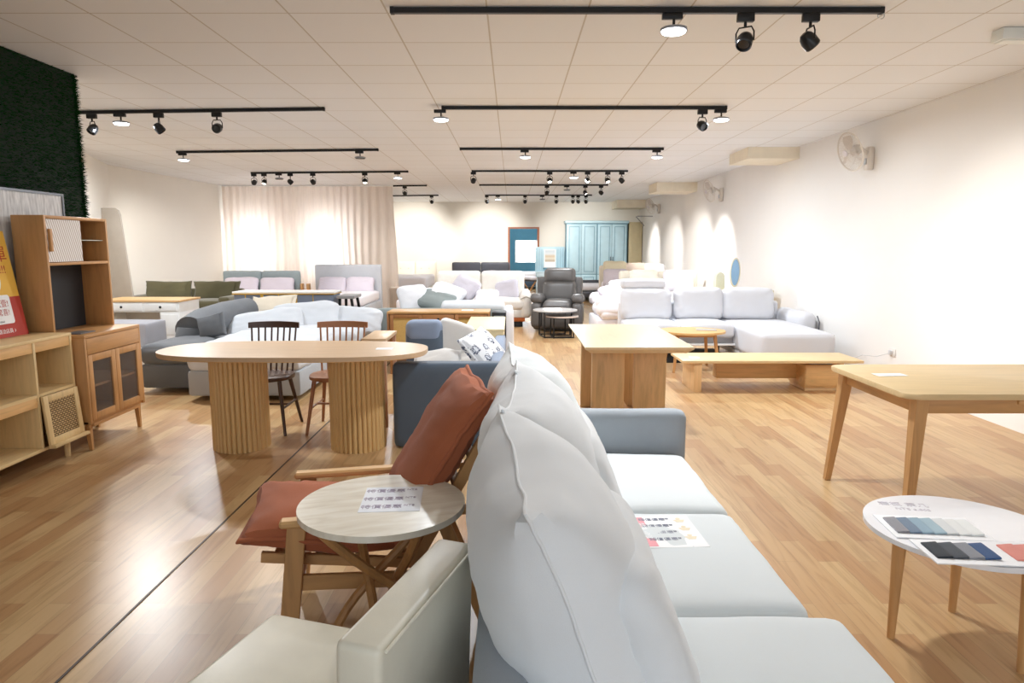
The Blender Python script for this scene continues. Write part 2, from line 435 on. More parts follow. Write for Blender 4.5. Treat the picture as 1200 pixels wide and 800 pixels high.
# --- big pale sofa seen from behind its back
s = thing('sofa', 'pale grey three seat sofa in the foreground, grey arm at its far end', 'sofa', (0, 0, 0))
G().box(-.06, .84, 1.0, 3.40, .12, .29, .03).obj('base', armf, s)
G().box(-.085, .05, .98, 3.42, .12, .62, .045, 4).obj('back_frame', armf, s)
G().soft(.95, .66, .125, up((.425, 3.46, .33), 0, 0), rad=.045, amp=.002, n=12).obj('arm', armf, s)
for k, (y0, y1, x1) in enumerate(((1.09, 1.845, .95), (1.855, 2.605, .88), (2.615, 3.385, .88))):
    G().soft(x1-.04, y1-y0, .17, TM(((x1+.04)/2, (y0+y1)/2, .365)), rad=.045, crown=.018, amp=.0025, seed=k, n=18).obj('seat_cushion', seatf, s)
for k, (yc, zt) in enumerate(((1.63, 0), (2.40, 0.0), (3.03, .0))):
    # big loose back cushions
    M = up((.115, yc, .70+zt), .36, PI/2+(.07, -.04, .05)[k])
    G().soft(.84 if k < 2 else .76, .66, .40, M, kind='pillow', edge=.02, pa=3.0, pb=.6, ear=.03, pin=.06, amp=.007, fr=3.6, seed=k+5, n=34).obj('back_cushion', cushf if k < 2 else seatf, s)
for x, y in ((0, 1.06), (.78, 1.06), (0, 3.36), (.78, 3.36)):
    G().cyl((x, y, .12), (x, y, 0), .022, .016).obj('foot', blackm, s)
for k, (yc, lab) in enumerate(((1.56, 'off white scatter cushion leaning on the nearest back cushion of the pale sofa'), (2.50, 'off white scatter cushion leaning in the middle of the pale sofa, behind the price sheet'))):
    o = G().soft(.60, .44, .16, up((.30, yc, .64), .36, PI/2), kind='plump', amp=.004, fr=4, seed=k+20, n=20).obj('scatter_cushion', cushf)
    tag(o, lab, 'cushion', 'scatter cushions on the pale sofa')
# --- price sheet on sofa seat
def flat_text(s, size, x, y, z, rz, mat, parent, name='lettering', align='CENTER'):
    return text(s, size, mat, parent, TM((x, y, z), (0, 0, rz)), name, .0002, align)
ink = plain('grey_ink', '8F93A3', .8); redink = plain('red_ink', 'C0392B', .7); pink = plain('pink_print', 'EFA6AE', .8); gold = plain('gold_print', 'EBDFC4', .8)
sh = thing('price_sheet', 'white printed price sheet with a pink band lying on the pale sofa seat', 'paper', (.565, 2.39, .467), R(3))
G().box(-.115, .115, -.15, .13, 0, .0012).obj('paper', paper, sh, 0)
G().box(-.105, -.062, -.14, .115, .0013, .0017).obj('pink_band', pink, sh, 0)
text('特惠 傢俱', .032, paper, sh, TM((-.083, -.01, .0022), (0, 0, -PI/2)), 'lettering')
for k in range(4):
    text('超值優惠', .026, ink, sh, TM((-.03+.0, .09-k*.058, .0018), (0, 0, 0)), 'lettering')
    text('沙發', .014, ink, sh, TM((.022, .095-k*.058, .0018), (0, 0, 0)), 'lettering')
for k in range(3):
    G().prism([(.05, .085-k*.075), (.095, .085-k*.075), (.085, .062-k*.075), (.06, .062-k*.075)], .0013, .0017).cyl((.072, .095-k*.075, .0013), (.072, .095-k*.075, .0017), .009, n=12).obj('printed_mark', gold, sh, 0)

# --- beige leather chair
bl = leather('ivory_leather', 'E0DCCB', .38)
ch = thing('leather_chair', 'ivory leather low back chair in the near left foreground corner', 'chair', (-.225, 1.44, 0), math.atan2(.30, -.95)+PI/2)
# local -Y is the front
def chl(o): return o
G().box(-.25, .25, -.57, -.07, .375, .455, .022, 3).obj('seat', bl, ch)
G().box(-.25, .25, -.05, .05, .3, .75, .016, 3, M=TM((0, -.02, 0), (R(-2), 0, 0))).obj('backrest', bl, ch)
g = G()
for y in (-.028, .06):
    pts = [(x, y, .739) for x in (-.235, -.1, .1, .235)]
    g.tube(pts, .004, 6)
g.obj('piping', bl, ch)
G().box(-.235, .235, -.53, .02, .34, .375, .006).obj('seat_frame', OAKD('x'), ch)
for x, y in ((-.21, -.5), (.21, -.5), (-.21, -.01), (.21, -.01)):
    G().bar((x, y, .345), (x*1.05, y+(.03 if y > -.2 else -.02), 0), .036, .036, w1=.022, d1=.022).obj('leg', OAKD('z'), ch)

# --- round travertine side table
def travertine():
    m, nt, b = base('travertine'); mp = coords(nt, (3, 14, 3))
    n = nt.nodes.new('ShaderNodeTexNoise'); n.inputs['Scale'].default_value = 2.2; n.inputs['Detail'].default_value = 9; n.inputs['Distortion'].default_value = .5
    nt.links.new(mp.outputs[0], n.inputs['Vector'])
    r = ramp(nt, [(.3, hx('DDD5C4')), (.5, hx('E9E3D3')), (.7, hx('F2EEE2'))]); nt.links.new(n.outputs['Fac'], r.inputs[0])
    nt.links.new(r.outputs[0], b.inputs['Base Color']); b.inputs['Roughness'].default_value = .28
    return m
tv = thing('side_table', 'round travertine topped side table with crossed oak legs beside the rust armchair', 'side table', (-.46, 2.32, 0), .3)
G().prism(ellipse(0, 0, .292, .292, 72), .578, .6, .005).obj('tabletop', travertine(), tv)
for k in range(4):
    a = k*PI/2+.35; b_ = a+R(150)
    p0 = Vector((.25*math.cos(a), .25*math.sin(a), .572)); p1 = Vector((.2*math.cos(b_), .2*math.sin(b_), 0))
    # bent: comes down then straightens
    g = G(); pts = [p0, p0.lerp(p1, .5)+Vector((.0, 0, .01)), Vector((p1.x*.98, p1.y*.98, .25)), p1]
    P = []
    for q in range(13):
        u = q/12; P.append((1-u)**3*pts[0]+3*u*(1-u)**2*pts[1]+3*u*u*(1-u)*pts[2]+u**3*pts[3])
    g.tube(P, .017, 8).obj('leg', OAKD('z'), tv)
sp = thing('price_sheet', 'printed price sheet on the round travertine side table', 'paper', (-.43, 2.35, .6), R(4))
G().box(-.105, .105, -.12, .12, 0, .001).obj('paper', plain('sheet_paper', 'EDF1F8', .5), sp, 0)
pk = plain('faint_print', 'B7ADC0', .8)
for k, y in enumerate((.08, .0, -.075)):
    text('特價優惠', .036, pk, sp, TM((-.03, y, .0013)), 'lettering')
    text('NT$', .02, pk, sp, TM((.065, y+.01, .0013)), 'lettering')

# --- rust armchair (frame root: front = local -Y -> heading -X)
rust = fabric('rust_canvas', 'AE6646', var=.1, st=.35, sheen=.1)
a = math.atan2(-.207, -.978)+PI/2
ac = thing('lounge_armchair', 'low oak framed lounge armchair with slatted back behind the travertine table', 'armchair', (-.55, 2.74, 0), a)
w = .275
for s_ in (-1, 1):
    G().bar((s_*w, -.37, .488), (s_*w, .40, .488), .055, .028, up=(0, 0, 1), bev=.008).obj('armrest', OAK('y'), ac)
    G().bar((s_*w, -.31, .474), (s_*(w+.005), -.36, 0), .068, .032, up=(1, 0, 0)).obj('leg', OAKF('z'), ac)
    G().bar((s_*w, .22, .474), (s_*(w+.005), .40, 0), .05, .03, up=(1, 0, 0)).obj('leg', OAKF('z'), ac)
    G().bar((s_*w*.98, -.30, .25), (s_*w*.98, .30, .21), .06, .022, up=(1, 0, 0)).obj('side_rail', OAKF('y'), ac)
    G().bar((s_*.215, -.45, .34), (s_*.215, .20, .25), .04, .025, up=(1, 0, 0)).obj('seat_rail', OAKF('y'), ac)
    G().bar((s_*.215, .12, .26), (s_*.215, .47, .86), .045, .028, up=(1, 0, 0)).obj('back_post', OAKF('z'), ac)
G().bar((-w, -.33, .2), (w, -.33, .2), .05, .022).obj('front_rail', OAKF('x'), ac)
for k in range(5):
    u = .12+.18*k; p = Vector((0, .13+.35*u, .27+.6*u))
    G().bar(p+Vector((-.21, 0, 0)), p+Vector((.21, 0, 0)), .018, .045, up=(0, .86, -.5)).obj('back_slat', OAKF('x'), ac)
for k in range(4):
    y = -.38+.15*k; z = .335-.09*(k*.15)
    G().bar((-.21, y, z), (.21, y, z), .05, .016).obj('seat_slat', OAKF('x'), ac)
M0 = Matrix.Translation((-.55, 2.74, 0)) @ Matrix.Rotation(a, 4, 'Z')
def loc_cush(name, M, label, **k):
    o = G().soft(M=M0 @ M, **k).obj(name, rust)
    return tag(o, label, 'cushion')
o = loc_cush('seat_cushion', Matrix.Translation((0, -.20, .405)) @ Matrix.Rotation(R(-6), 4, 'X'), 'rust canvas seat cushion on the oak lounge armchair', sx=.58, sy=.66, sz=.17, kind='pillow', edge=.12, amp=.010, fr=3.5, seed=3, n=28, pin=.03)
o = loc_cush('back_cushion', up((0, .23, .66), R(33), 0), 'rust canvas back cushion leaning against the oak lounge armchair back', sx=.60, sy=.70, sz=.2, kind='pillow', edge=.1, amp=.011, fr=3.5, seed=9, n=28, pin=.03)

# --- white round coffee table right front, with swatch boards
wt = thing('coffee_table', 'round white topped coffee table with tapered wooden legs in the right foreground', 'coffee table', (1.70, 2.45, 0))
G().prism(ellipse(0, 0, .338, .335, 72), .432, .45, .005).obj('tabletop', plain('white_stone', 'EDEEF2', .2, coat=.3), wt)
for k in range(3):
    t_ = R(178+120*k); c_, s_ = math.cos(t_), math.sin(t_)
    G().cyl((.23*c_, .23*s_, .432), (.235*c_, .235*s_, .0), .026, .014).obj('leg', OAKF('z'), wt)
G().prism(ellipse(0, 0, .2, .2), .415, .432).obj('support_ring', OAKF('x'), wt)
def board(label, loc, rz, tilt, cols, w, h, labelpos=None):
    b_ = thing('swatch_board', label, 'swatch board', loc, rz, 'fabric swatch boards on the white table')
    b_.rotation_euler = (tilt[0], tilt[1], rz)
    G().box(-w/2, w/2, -h/2, h/2, 0, .004).obj('card', plain('card_white', 'F2F3F5', .6), b_, 0)
    n = len(cols); cw = (w-.04)/n
    for k, c in enumerate(cols):
        if c is None: continue
        x0 = -w/2+.02+k*cw
        G().soft(cw*1.02, h-.07, .008, TM((x0+cw/2, 0, .008), (0, R(-6), R(-1.5))), rad=.003, n=6, amp=.0008, seed=k).obj('fabric_swatch', fabric('sw_'+c, c, var=.05), b_)
board('white swatch board of grey blue and cream fabrics, rear one on the white table', (1.575, 2.44, .4515), R(-6), (0, 0), ['8C8B90', '6E7F92', '8BA3B2', '9DB3BD', 'D2D4D4', 'DEDFDD', 'E2E4E2'], .34, .21)
board('white swatch board with charcoal, navy and salmon fabrics, front one on the white table', (1.62, 2.225, .4525), R(-4), (0, 0), ['2B2F35', '44484F', '85878D', '34507A', None, 'D98B7E', 'D98B7E'], .40, .19)
mk = plain('pale_print', 'C9C3CC', .8)
ls = thing('table_lettering', 'faint printed lettering on the far side of the white round table', 'lettering', (1.60, 2.66, .4502), R(-10))
text('岩板 茶几', .045, mk, ls, TM((0, .02, .0004)), 'lettering'); text('NT$ 6,800', .03, mk, ls, TM((.02, -.03, .0004)), 'lettering')

# --- oak dining table on the right
ot = thing('dining_table', 'large light oak dining table with splayed legs by the right wall', 'dining table', (2.73, 3.86, 0))
poly = rrect(-.72, .74, -.46, .43, .07)
t = G().prism([(x*1.0-(.0), y) for x, y in poly], .722, .752, .008); t.obj('tabletop', wood('table_oak', 'DEC292', 'x', con=.07), ot)
for (x, y, dx, dy) in ((-.62, -.40, -.03, -.02), (-.62, .37, -.07, .03), (.62, -.40, .07, -.02), (.62, .37, .07, .03)):
    G().bar((x, y, .722), (x+dx, y+dy, 0), .068, .068, w1=.036, d1=.04).obj('leg', OAKF('z'), ot)
for nm, A in (('apron', (-.6, .6, -.41, -.385)), ('apron', (-.6, .6, .355, .38)), ('apron', (-.635, -.61, -.39, .36)), ('apron', (.61, .635, -.39, .36))):
    G().box(A[0], A[1], A[2], A[3], .64, .722, .003).obj(nm, OAKF('x' if A[1]-A[0] > .5 else 'y'), ot)
G().box(-.12, .28, -.425, -.40, .69, .712, .006).obj('pull_handle', OAK('x'), ot)
G().box(-.16, -.02, -.3, -.2, .62, .64).obj('runner', black, ot)
tag(G().box(-.09, .09, -.04, .04, 0, .0012, M=TM((2.21, 3.93, .753), (0, 0, R(4)))).obj('price_card', paper, smooth=0), 'blank white card lying on the large oak dining table', 'card')
# ================================================================== MIDDLE LEFT
def fluted(x, y, parent, r=.205, z1=.715, n=34):
    g = G(); g.cyl((x, y, .01), (x, y, z1), r-.022, n=40)
    for k in range(n):
        a_ = 2*PI*k/n
        g.cyl((x+(r-.017)*math.cos(a_), y+(r-.017)*math.sin(a_), .0), (x+(r-.017)*math.cos(a_), y+(r-.017)*math.sin(a_), z1), .0172, n=10)
    return g.obj('fluted_column', wood('fluted_oak', 'DDB87E', 'z', con=.06), parent)
pt = thing('dining_table', 'pill shaped dining table on two fluted oak columns left of centre', 'dining table', (-1.60, 4.98, 0))
L, W_ = .975, .42
# rounded pill with slightly flattened ends
P = []
for k in range(80):
    a_ = 2*PI*k/80; c_, s_ = math.cos(a_), math.sin(a_)
    P.append((L*abs(c_)**.62*(1 if c_ > 0 else -1), W_*abs(s_)**.8*(1 if s_ > 0 else -1)))
G().prism(P, .72, .75, .008).obj('tabletop', ASHT('x'), pt)
g = G(); g.prism([(x*.995, y*.995) for x, y in P], .715, .724); g.obj('edge_band', OAK('x'), pt)
fluted(-.44, .03, pt); fluted(.44, .03, pt)
tag(G().box(-.06, .06, -.045, .045, 0, .001, M=TM((-.94, 4.97, .7505), (0, 0, .05))).obj('price_card', paper, smooth=0), 'small white price card on the right end of the pill shaped table', 'card')

def windsor(label, x, y, mat, matz, rz=0):
    c = thing('spindle_chair', label, 'chair', (x, y, 0), rz, 'spindle back chairs at the pill table')
    # seat
    P = [(.215*math.copysign(abs(math.cos(t))**.75, math.cos(t)), .21*math.copysign(abs(math.sin(t))**.75, math.sin(t))) for t in [2*PI*k/36 for k in range(36)]]
    G().prism(P, .43, .462, .01).obj('seat', mat, c)
    for sx in (-1, 1):
        G().cyl((sx*.15, -.14, .435), (sx*.205, -.22, 0), .018, .012, 12).obj('leg', matz, c)
        G().cyl((sx*.14, .13, .435), (sx*.20, .235, 0), .018, .012, 12).obj('leg', matz, c)
        G().cyl((sx*.178, -.18, .21), (sx*.172, .185, .21), .009, n=8).obj('stretcher', mat, c)
    G().cyl((-.175, 0, .21), (.175, 0, .21), .009, n=8).obj('stretcher', mat, c)
    pts = []
    for k in range(8):
        u = -1+2*k/7
        p0 = Vector((u*.165, .165-.02*u*u, .455)); p1 = Vector((u*.188, .255-.03*u*u, .835))
        G().cyl(p0, p1, .0085, .0075, 8).obj('spindle', matz, c)
    g = G(); t = bmesh.new()
    N = 14; rows = []
    for k in range(N+1):
        u = -1+2*k/N; x_ = u*.212; y_ = .258-.035*u*u
        h0 = .815; h1 = .868-.006*u*u
        rows.append([t.verts.new((x_, y_-.011, h0)), t.verts.new((x_, y_+.011, h0)), t.verts.new((x_, y_+.014, h1)), t.verts.new((x_, y_-.008, h1))])
    for a_, b_ in zip(rows, rows[1:]):
        for k in range(4): t.faces.new((a_[k], a_[(k+1) % 4], b_[(k+1) % 4], b_[k]))
    t.faces.new(rows[0][::-1]); t.faces.new(rows[-1]); g._add(t); g.obj('top_rail', mat, c)
    return c
windsor('dark brown spindle back chair behind the pill shaped table', -2.01, 5.50, wood('walnut', '4A352B', 'x', con=.1, rough=.35), wood('walnut', '4A352B', 'z', con=.1, rough=.35))
windsor('reddish brown spindle back chair behind the right half of the pill shaped table', -1.435, 5.52, wood('cherry', 'A36F4B', 'x', con=.1, rough=.4), wood('cherry', 'A36F4B', 'z', con=.1, rough=.4))

# --- pale oak open cabinet (near left)
def rattan():
    m, nt, b = base('rattan'); mp = coords(nt, (1, 50, 70))
    k = nt.nodes.new('ShaderNodeTexBrick'); k.inputs['Scale'].default_value = 1; k.inputs['Brick Width'].default_value = 1.6; k.inputs['Row Height'].default_value = 1
    k.inputs['Color1'].default_value = (*hx('C9AD7C'), 1); k.inputs['Color2'].default_value = (*hx('B89863'), 1); k.inputs['Mortar'].default_value = (*hx('57401F'), 1); k.inputs['Mortar Size'].default_value = .2
    sp_ = nt.nodes.new('ShaderNodeSeparateXYZ'); cb = nt.nodes.new('ShaderNodeCombineXYZ')
    nt.links.new(mp.outputs[0], sp_.inputs[0]); nt.links.new(sp_.outputs[1], cb.inputs[0]); nt.links.new(sp_.outputs[2], cb.inputs[1])
    nt.links.new(cb.outputs[0], k.inputs['Vector']); nt.links.new(k.outputs['Color'], b.inputs['Base Color']); b.inputs['Roughness'].default_value = .7
    bump(nt, b, k.outputs['Fac'], -.5, .003)
    return m
rat = rattan()
oc = thing('open_cabinet', 'pale oak open cabinet with a rattan flap door, nearest at the left edge', 'cabinet', (-3.15, 4.84, 0))
# local x: 0 front .. -.40 back ; y 0 right end .. -1.5
th = .022; D = -.40; Y0 = -1.62
G().box(D, 0, Y0, 0, .866, .888, .003).obj('top_panel', OAKL('y'), oc)
G().box(D, 0, Y0, 0, .13, .152, .003).obj('bottom_panel', OAKL('y'), oc)
for y in (0-th, -.40, -1.16, Y0): G().box(D, -.002, y, y+th, .152, .866, .002).obj('side_panel' if y in (0-th, Y0) else 'divider', OAKL('z'), oc)
G().box(D, D+.01, Y0+th, -th, .152, .866).obj('back_panel', OAKL('z'), oc)
G().box(D+.01, -.004, -.40+th, -th, .50, .52).obj('shelf', OAKL('y'), oc)
G().box(D+.01, -.004, -1.16+th, -.40, .50, .52).obj('shelf', OAKL('y'), oc)
G().box(D+.01, -.004, Y0+th, -1.16, .50, .52).obj('shelf', OAKL('y'), oc)
for y0, y1, z0, z1 in ((-.40+th, -th, .80, .866), (-1.16+th, -.40, .80, .866), (-1.16+th, -.40, .435, .50), (Y0+th, -1.16, .80, .866)):
    G().box(-.03, -.006, y0, y1, z0, z1, .002).obj('drawer', OAK('y'), oc)
dr = bpy.data.objects.new('door', None)
g = G().at(TM((0, 0, 0)))
Md = Matrix.Translation((.002, -.20, .50)) @ Matrix.Rotation(R(-4.5), 4, 'Y')
g = G().at(Md); w2, h2 = .182, .335
g.box(0, .02, -w2, -w2+.045, -h2, 0, .003).box(0, .02, w2-.045, w2, -h2, 0, .003).box(0, .02, -w2+.045, w2-.045, -h2, -h2+.045, .003).box(0, .02, -w2+.045, w2-.045, -.045, 0, .003)
dro = g.obj('door', OAKL('z'), oc)
G().at(Md).box(.006, .012, -w2+.045, w2-.045, -h2+.045, -.045).obj('rattan_panel', rat, dro, 0)
G().at(Md).box(.0, .05, -w2, w2+.01, -h2-.022, -h2, .003).obj('door_lip', OAKL('y'), dro)
for y in (-.08, -.80, -1.55):
    for x in (-.05, D+.05): G().cyl((x, y, .13), (x, y, 0), .022, .018, 14).obj('leg', OAKL('z'), oc)

# --- hutch cabinet: base + tower
hc = thing('hutch_cabinet', 'golden oak hutch cabinet with fluted glass doors standing against the grass wall', 'cabinet', (-3.08, 4.87, 0))
W2 = .74; D2 = -.44
og = OAKD
G().box(D2, 0, 0, W2, .835, .86, .004).obj('top_panel', og('y'), hc)
G().box(D2, -.02, 0, W2, .20, .222, .003).obj('bottom_panel', og('y'), hc)
for y in (0, W2-.022): G().box(D2, -.002, y, y+.022, .2, .835, .002).obj('side_panel', og('z'), hc)
G().box(D2, D2+.01, .022, W2-.022, .222, .835).obj('back_panel', og('z'), hc)
G().box(D2+.01, -.03, .022, W2-.022, .46, .478).obj('shelf', og('y'), hc)
G().box(-.022, 0, .024, W2-.024, .715, .832, .003).obj('drawer', og('y'), hc)
def flglass():
    m, nt, b = base('fluted_glass')
    b.inputs['Base Color'].default_value = (*hx('857C75'), 1); b.inputs['Roughness'].default_value = .25
    mp = coords(nt); w_ = nt.nodes.new('ShaderNodeTexWave'); w_.bands_direction = 'Y'; w_.inputs['Scale'].default_value = 30; nt.links.new(mp.outputs[0], w_.inputs['Vector'])
    tr = nt.nodes.new('ShaderNodeBsdfTransparent'); mx = nt.nodes.new('ShaderNodeMixShader')
    r = ramp(nt, [(.2, (.5,)*3), (.8, (.9,)*3)]); nt.links.new(w_.outputs['Fac'], r.inputs[0]); nt.links.new(r.outputs[0], mx.inputs[0])
    nt.links.new(b.outputs[0], mx.inputs[1]); nt.links.new(tr.outputs[0], mx.inputs[2]); nt.links.new(mx.outputs[0], nt.nodes['Material Output'].inputs[0])
    bump(nt, b, w_.outputs['Fac'], .6, .004)
    return m
fg = flglass()
darkmesh = plain('dark_mesh_glass', '6F6A68', .35)
for y0, y1 in ((.026, W2/2-.002), (W2/2+.002, W2-.026)):
    g = G(); f = .052
    g.box(-.022, 0, y0, y0+f, .225, .71, .003).box(-.022, 0, y1-f, y1, .225, .71, .003).box(-.022, 0, y0+f, y1-f, .225, .225+f, .003).box(-.022, 0, y0+f, y1-f, .71-f, .71, .003)
    d = g.obj('door', og('z'), hc)
    G().box(-.014, -.010, y0+f, y1-f, .225+f, .71-f).obj('glass_panel', fg, d, 0)
for x, y in ((-.05, .04), (-.05, W2-.04), (D2+.05, .04), (D2+.05, W2-.04)): G().bar((x, y, .2), (x+(.01 if x > -.2 else 0), y, 0), .038, .038, w1=.026, d1=.026).obj('leg', og('z'), hc)
# apron with arch
G().box(-.03, -.012, .05, W2-.05, .175, .2, .003).obj('apron', og('y'), hc)
# tower
TX0, TX1 = -.43, -.20
for y in (-.02, .71): G().box(TX0, TX1, y, y+.022, .86, 1.715, .002).obj('tower_side', og('z'), hc)
G().box(TX0, TX1, .002, .71, 1.693, 1.715, .002).obj('tower_top', og('y'), hc)
G().box(TX0, TX1, .002, .71, 1.36, 1.38, .002).obj('tower_shelf', og('y'), hc)
G().box(TX0, TX0+.008, .002, .71, .86, 1.36).obj('dark_back_panel', plain('charcoal_board', '26272A', .6), hc, 0)
G().box(TX0, TX0+.008, .002, .71, 1.38, 1.693).obj('back_panel', og('z'), hc, 0)
G().box(TX0+.03, TX1-.03, .3, .71, 1.54, 1.546).obj('glass_shelf', plain('pale_glass', 'CFD8C8', .1), hc, 0)
def ribbed():
    m, nt, b = base('ribbed_glass'); mp = coords(nt); w_ = nt.nodes.new('ShaderNodeTexWave'); w_.bands_direction = 'DIAGONAL'; w_.inputs['Scale'].default_value = 20
    mp.inputs['Rotation'].default_value = (R(25), 0, 0)
    nt.links.new(mp.outputs[0], w_.inputs['Vector']); r = ramp(nt, [(.3, hx('BBAFA5')), (.7, hx('E9E6E4'))]); nt.links.new(w_.outputs['Fac'], r.inputs[0]); nt.links.new(r.outputs[0], b.inputs['Base Color'])
    b.inputs['Roughness'].default_value = .25; return m
d = G().box(TX1-.014, TX1-.008, .01, .40, 1.385, 1.69).obj('sliding_door', ribbed(), hc, 0)
G().box(TX1-.008, TX1+.012, .02, .045, 1.46, 1.62, .003).obj('door_handle', og('z'), d)
G().box(-.19, -.06, .06, .24, .861, .868, .002).obj('vent_tray', plain('grey_tray', '6E6A69', .4), hc)

# --- poster leaning on the grass wall (on the open cabinet)
po = thing('poster', 'yellow and red promotional poster leaning on top of the pale oak cabinet', 'poster', (-3.40, 4.50, .8885))
po.rotation_euler = (0, 0, 0)
Mp = Matrix.Rotation(R(-9), 4, 'Y') @ Matrix(((0, 0, 1, 0), (1, 0, 0, 0), (0, 1, 0, 0), (0, 0, 0, 1)))  # local (x along +Y, y up, z toward +X)
yel = plain('poster_yellow', 'E8B84A', .6); prd = plain('poster_red', 'B2382A', .6); pdr = plain('poster_deep_red', '8E2A24', .6)
def pbox(x0, x1, y0, y1, z0, z1, name, m, smooth=0): return G().at(Mp).box(x0, x1, y0, y1, z0, z1).obj(name, m, po, smooth)
pbox(-.26, .26, 0, .72, 0, .005, 'board', yel)
pbox(-.26, .26, 0, .27, .005, .0056, 'red_field', prd)
pbox(-.1, .19, .625, .675, .005, .0058, 'black_banner', blackm)
G().at(Mp).prism(rrect(-.24, .16, .09, .285, .02), .0056, .0066).obj('white_sign', paper, po, 0)
G().at(Mp).prism(rrect(-.24, .12, .285, .50, .1), .005, .006).obj('white_shape', plain('soft_white', 'E9E9EA', .7), po, 0)
def pt_(s, size, x, y, m, z=.0068): text(s, size, m, po, Mp @ TM((x, y, z)), 'lettering')
pt_('限時優惠!', .042, .045, .65, paper, .0062); pt_('不用買單', .118, .0, .555, prd, .0056); pt_('免費 FREE!!!', .075, .0, .455, prd, .0065)
pt_('五百送壹!', .055, .02, .225, prd); pt_('加大送驚喜!', .050, .0, .165, prd); pt_('FREE THE EVENT', .018, .0, .105, blackm); pt_('活動詳情請洽店員 ♪', .034, .0, .04, paper, .006)

# --- framed textured glass screen behind hutch
fs = thing('framed_screen', 'metal framed textured glass screen leaning on the grass wall behind the hutch', 'screen', (-3.555, 4.64, 0))
g = G(); g.box(-.012, .012, 0, .018, 0, 1.905).box(-.012, .012, .842, .86, 0, 1.905).box(-.012, .012, .018, .842, 1.887, 1.905).box(-.012, .012, .018, .842, 0, .018)
g.obj('frame', plain('grey_metal', '6D7075', .35, .8), fs, 0)
def texglass():
    m, nt, b = base('textured_glass'); mp = coords(nt, (1, 50, 9)); n = nt.nodes.new('ShaderNodeTexNoise'); n.inputs['Scale'].default_value = 1; n.inputs['Detail'].default_value = 6
    nt.links.new(mp.outputs[0], n.inputs['Vector']); r = ramp(nt, [(.3, hx('A8A8AA')), (.7, hx('DADADA'))]); nt.links.new(n.outputs['Fac'], r.inputs[0]); nt.links.new(r.outputs[0], b.inputs['Base Color'])
    b.inputs['Roughness'].default_value = .4; return m
G().box(-.004, .004, .018, .842, .018, 1.887).obj('glass_panel', texglass(), fs, 0)
# --- taupe board
tb = G().at(TM((-6.14, 10.72, 0), (R(-3), 0, 0)) @ Matrix.Rotation(PI/2, 4, 'X'))
tb.prism([(-.25, .0), (.27, 0), (.04, 1.98), (.02, 2.05), (-.04, 2.085), (-.25, 2.085)], 0, .04, .008)
tag(tb.obj('tabletop_board', plain('taupe_board', 'A69C90', .5)), 'tall taupe board with a rounded corner leaning at the left wall', 'board')

# --- white desk with oak top
dk = thing('desk', 'white writing desk with an oak top and black knobs against the left side', 'desk', (-4.86, 9.3, 0))
G().box(-.62, .48, -.32, .30, .765, .79, .004).obj('desktop', OAK('x'), dk)
G().box(-.60, .46, -.30, .28, .63, .765, .003).obj('drawer_case', white, dk)
for x0, x1 in ((-.57, -.02), (.01, .43)):
    d = G().box(x0, x1, -.315, -.30, .65, .75, .004).obj('drawer', white, dk)
    G().lathe([(.003, 0), (.016, .006), (.014, .016), (.002, .02)], 12, TM(((x0+x1)/2, -.315, .70), (PI/2, 0, 0))).obj('knob', black, d)
G().box(.2, .46, -.30, .28, 0, .63, .003).obj('pedestal', white, dk)
G().box(.21, .45, -.31, -.3, .33, .6, .003).obj('pedestal_panel', white, dk)
G().box(-.60, -.56, -.30, .28, 0, .63, .003).obj('side_panel', white, dk)
G().box(-.56, .2, .25, .28, .2, .63).obj('back_panel', plain('desk_beige', 'D9D2C6', .6), dk, 0)
gb = thing('bench_seat', 'grey upholstered block seat on a white platform in front of the white desk', 'bench', (-4.75, 8.2, 0))
G().soft(1.1, .5, .28, TM((-.1, 0, .46)), rad=.03, amp=.002, n=8).obj('cushion', fabric('lavender_grey', 'A6A5AB'), gb)
G().box(-.7, .62, -.35, .3, .0, .315, .01).obj('platform', white, gb)

# --- sectional sofa
lg = fabric('ice_grey_fabric', 'CFD3D8', var=.05); dg = fabric('charcoal_grey_fabric', '6E7175', var=.12)
se = thing('sectional_sofa', 'large two tone sectional sofa with charcoal end and ice grey cushions behind the pill table', 'sofa', (0, 0, 0))
G().box(-3.80, -3.17, 6.88, 8.9, .05, .30, .03).obj('charcoal_base', dg, se)
G().soft(.62, 1.0, .19, TM((-3.52, 7.36, .385)), rad=.085, crown=.03, amp=.008, seed=1, n=14).obj('charcoal_seat', dg, se)
G().box(-3.15, -2.05, 6.5, 8.9, .05, .30, .03).obj('base', fabric('sofa_base_shaded', 'A9ADB1'), se)  # darker than the cushions: the front's shade is put into this grey
G().soft(1.10, 1.9, .22, TM((-2.60, 7.45, .40)), rad=.06, crown=.05, amp=.010, seed=2, n=22).obj('seat_cushion', lg, se)
G().soft(1.15, .60, .20, TM((-2.45, 8.35, .40)), rad=.07, crown=.03, amp=.01, seed=3).obj('seat_cushion', lg, se)
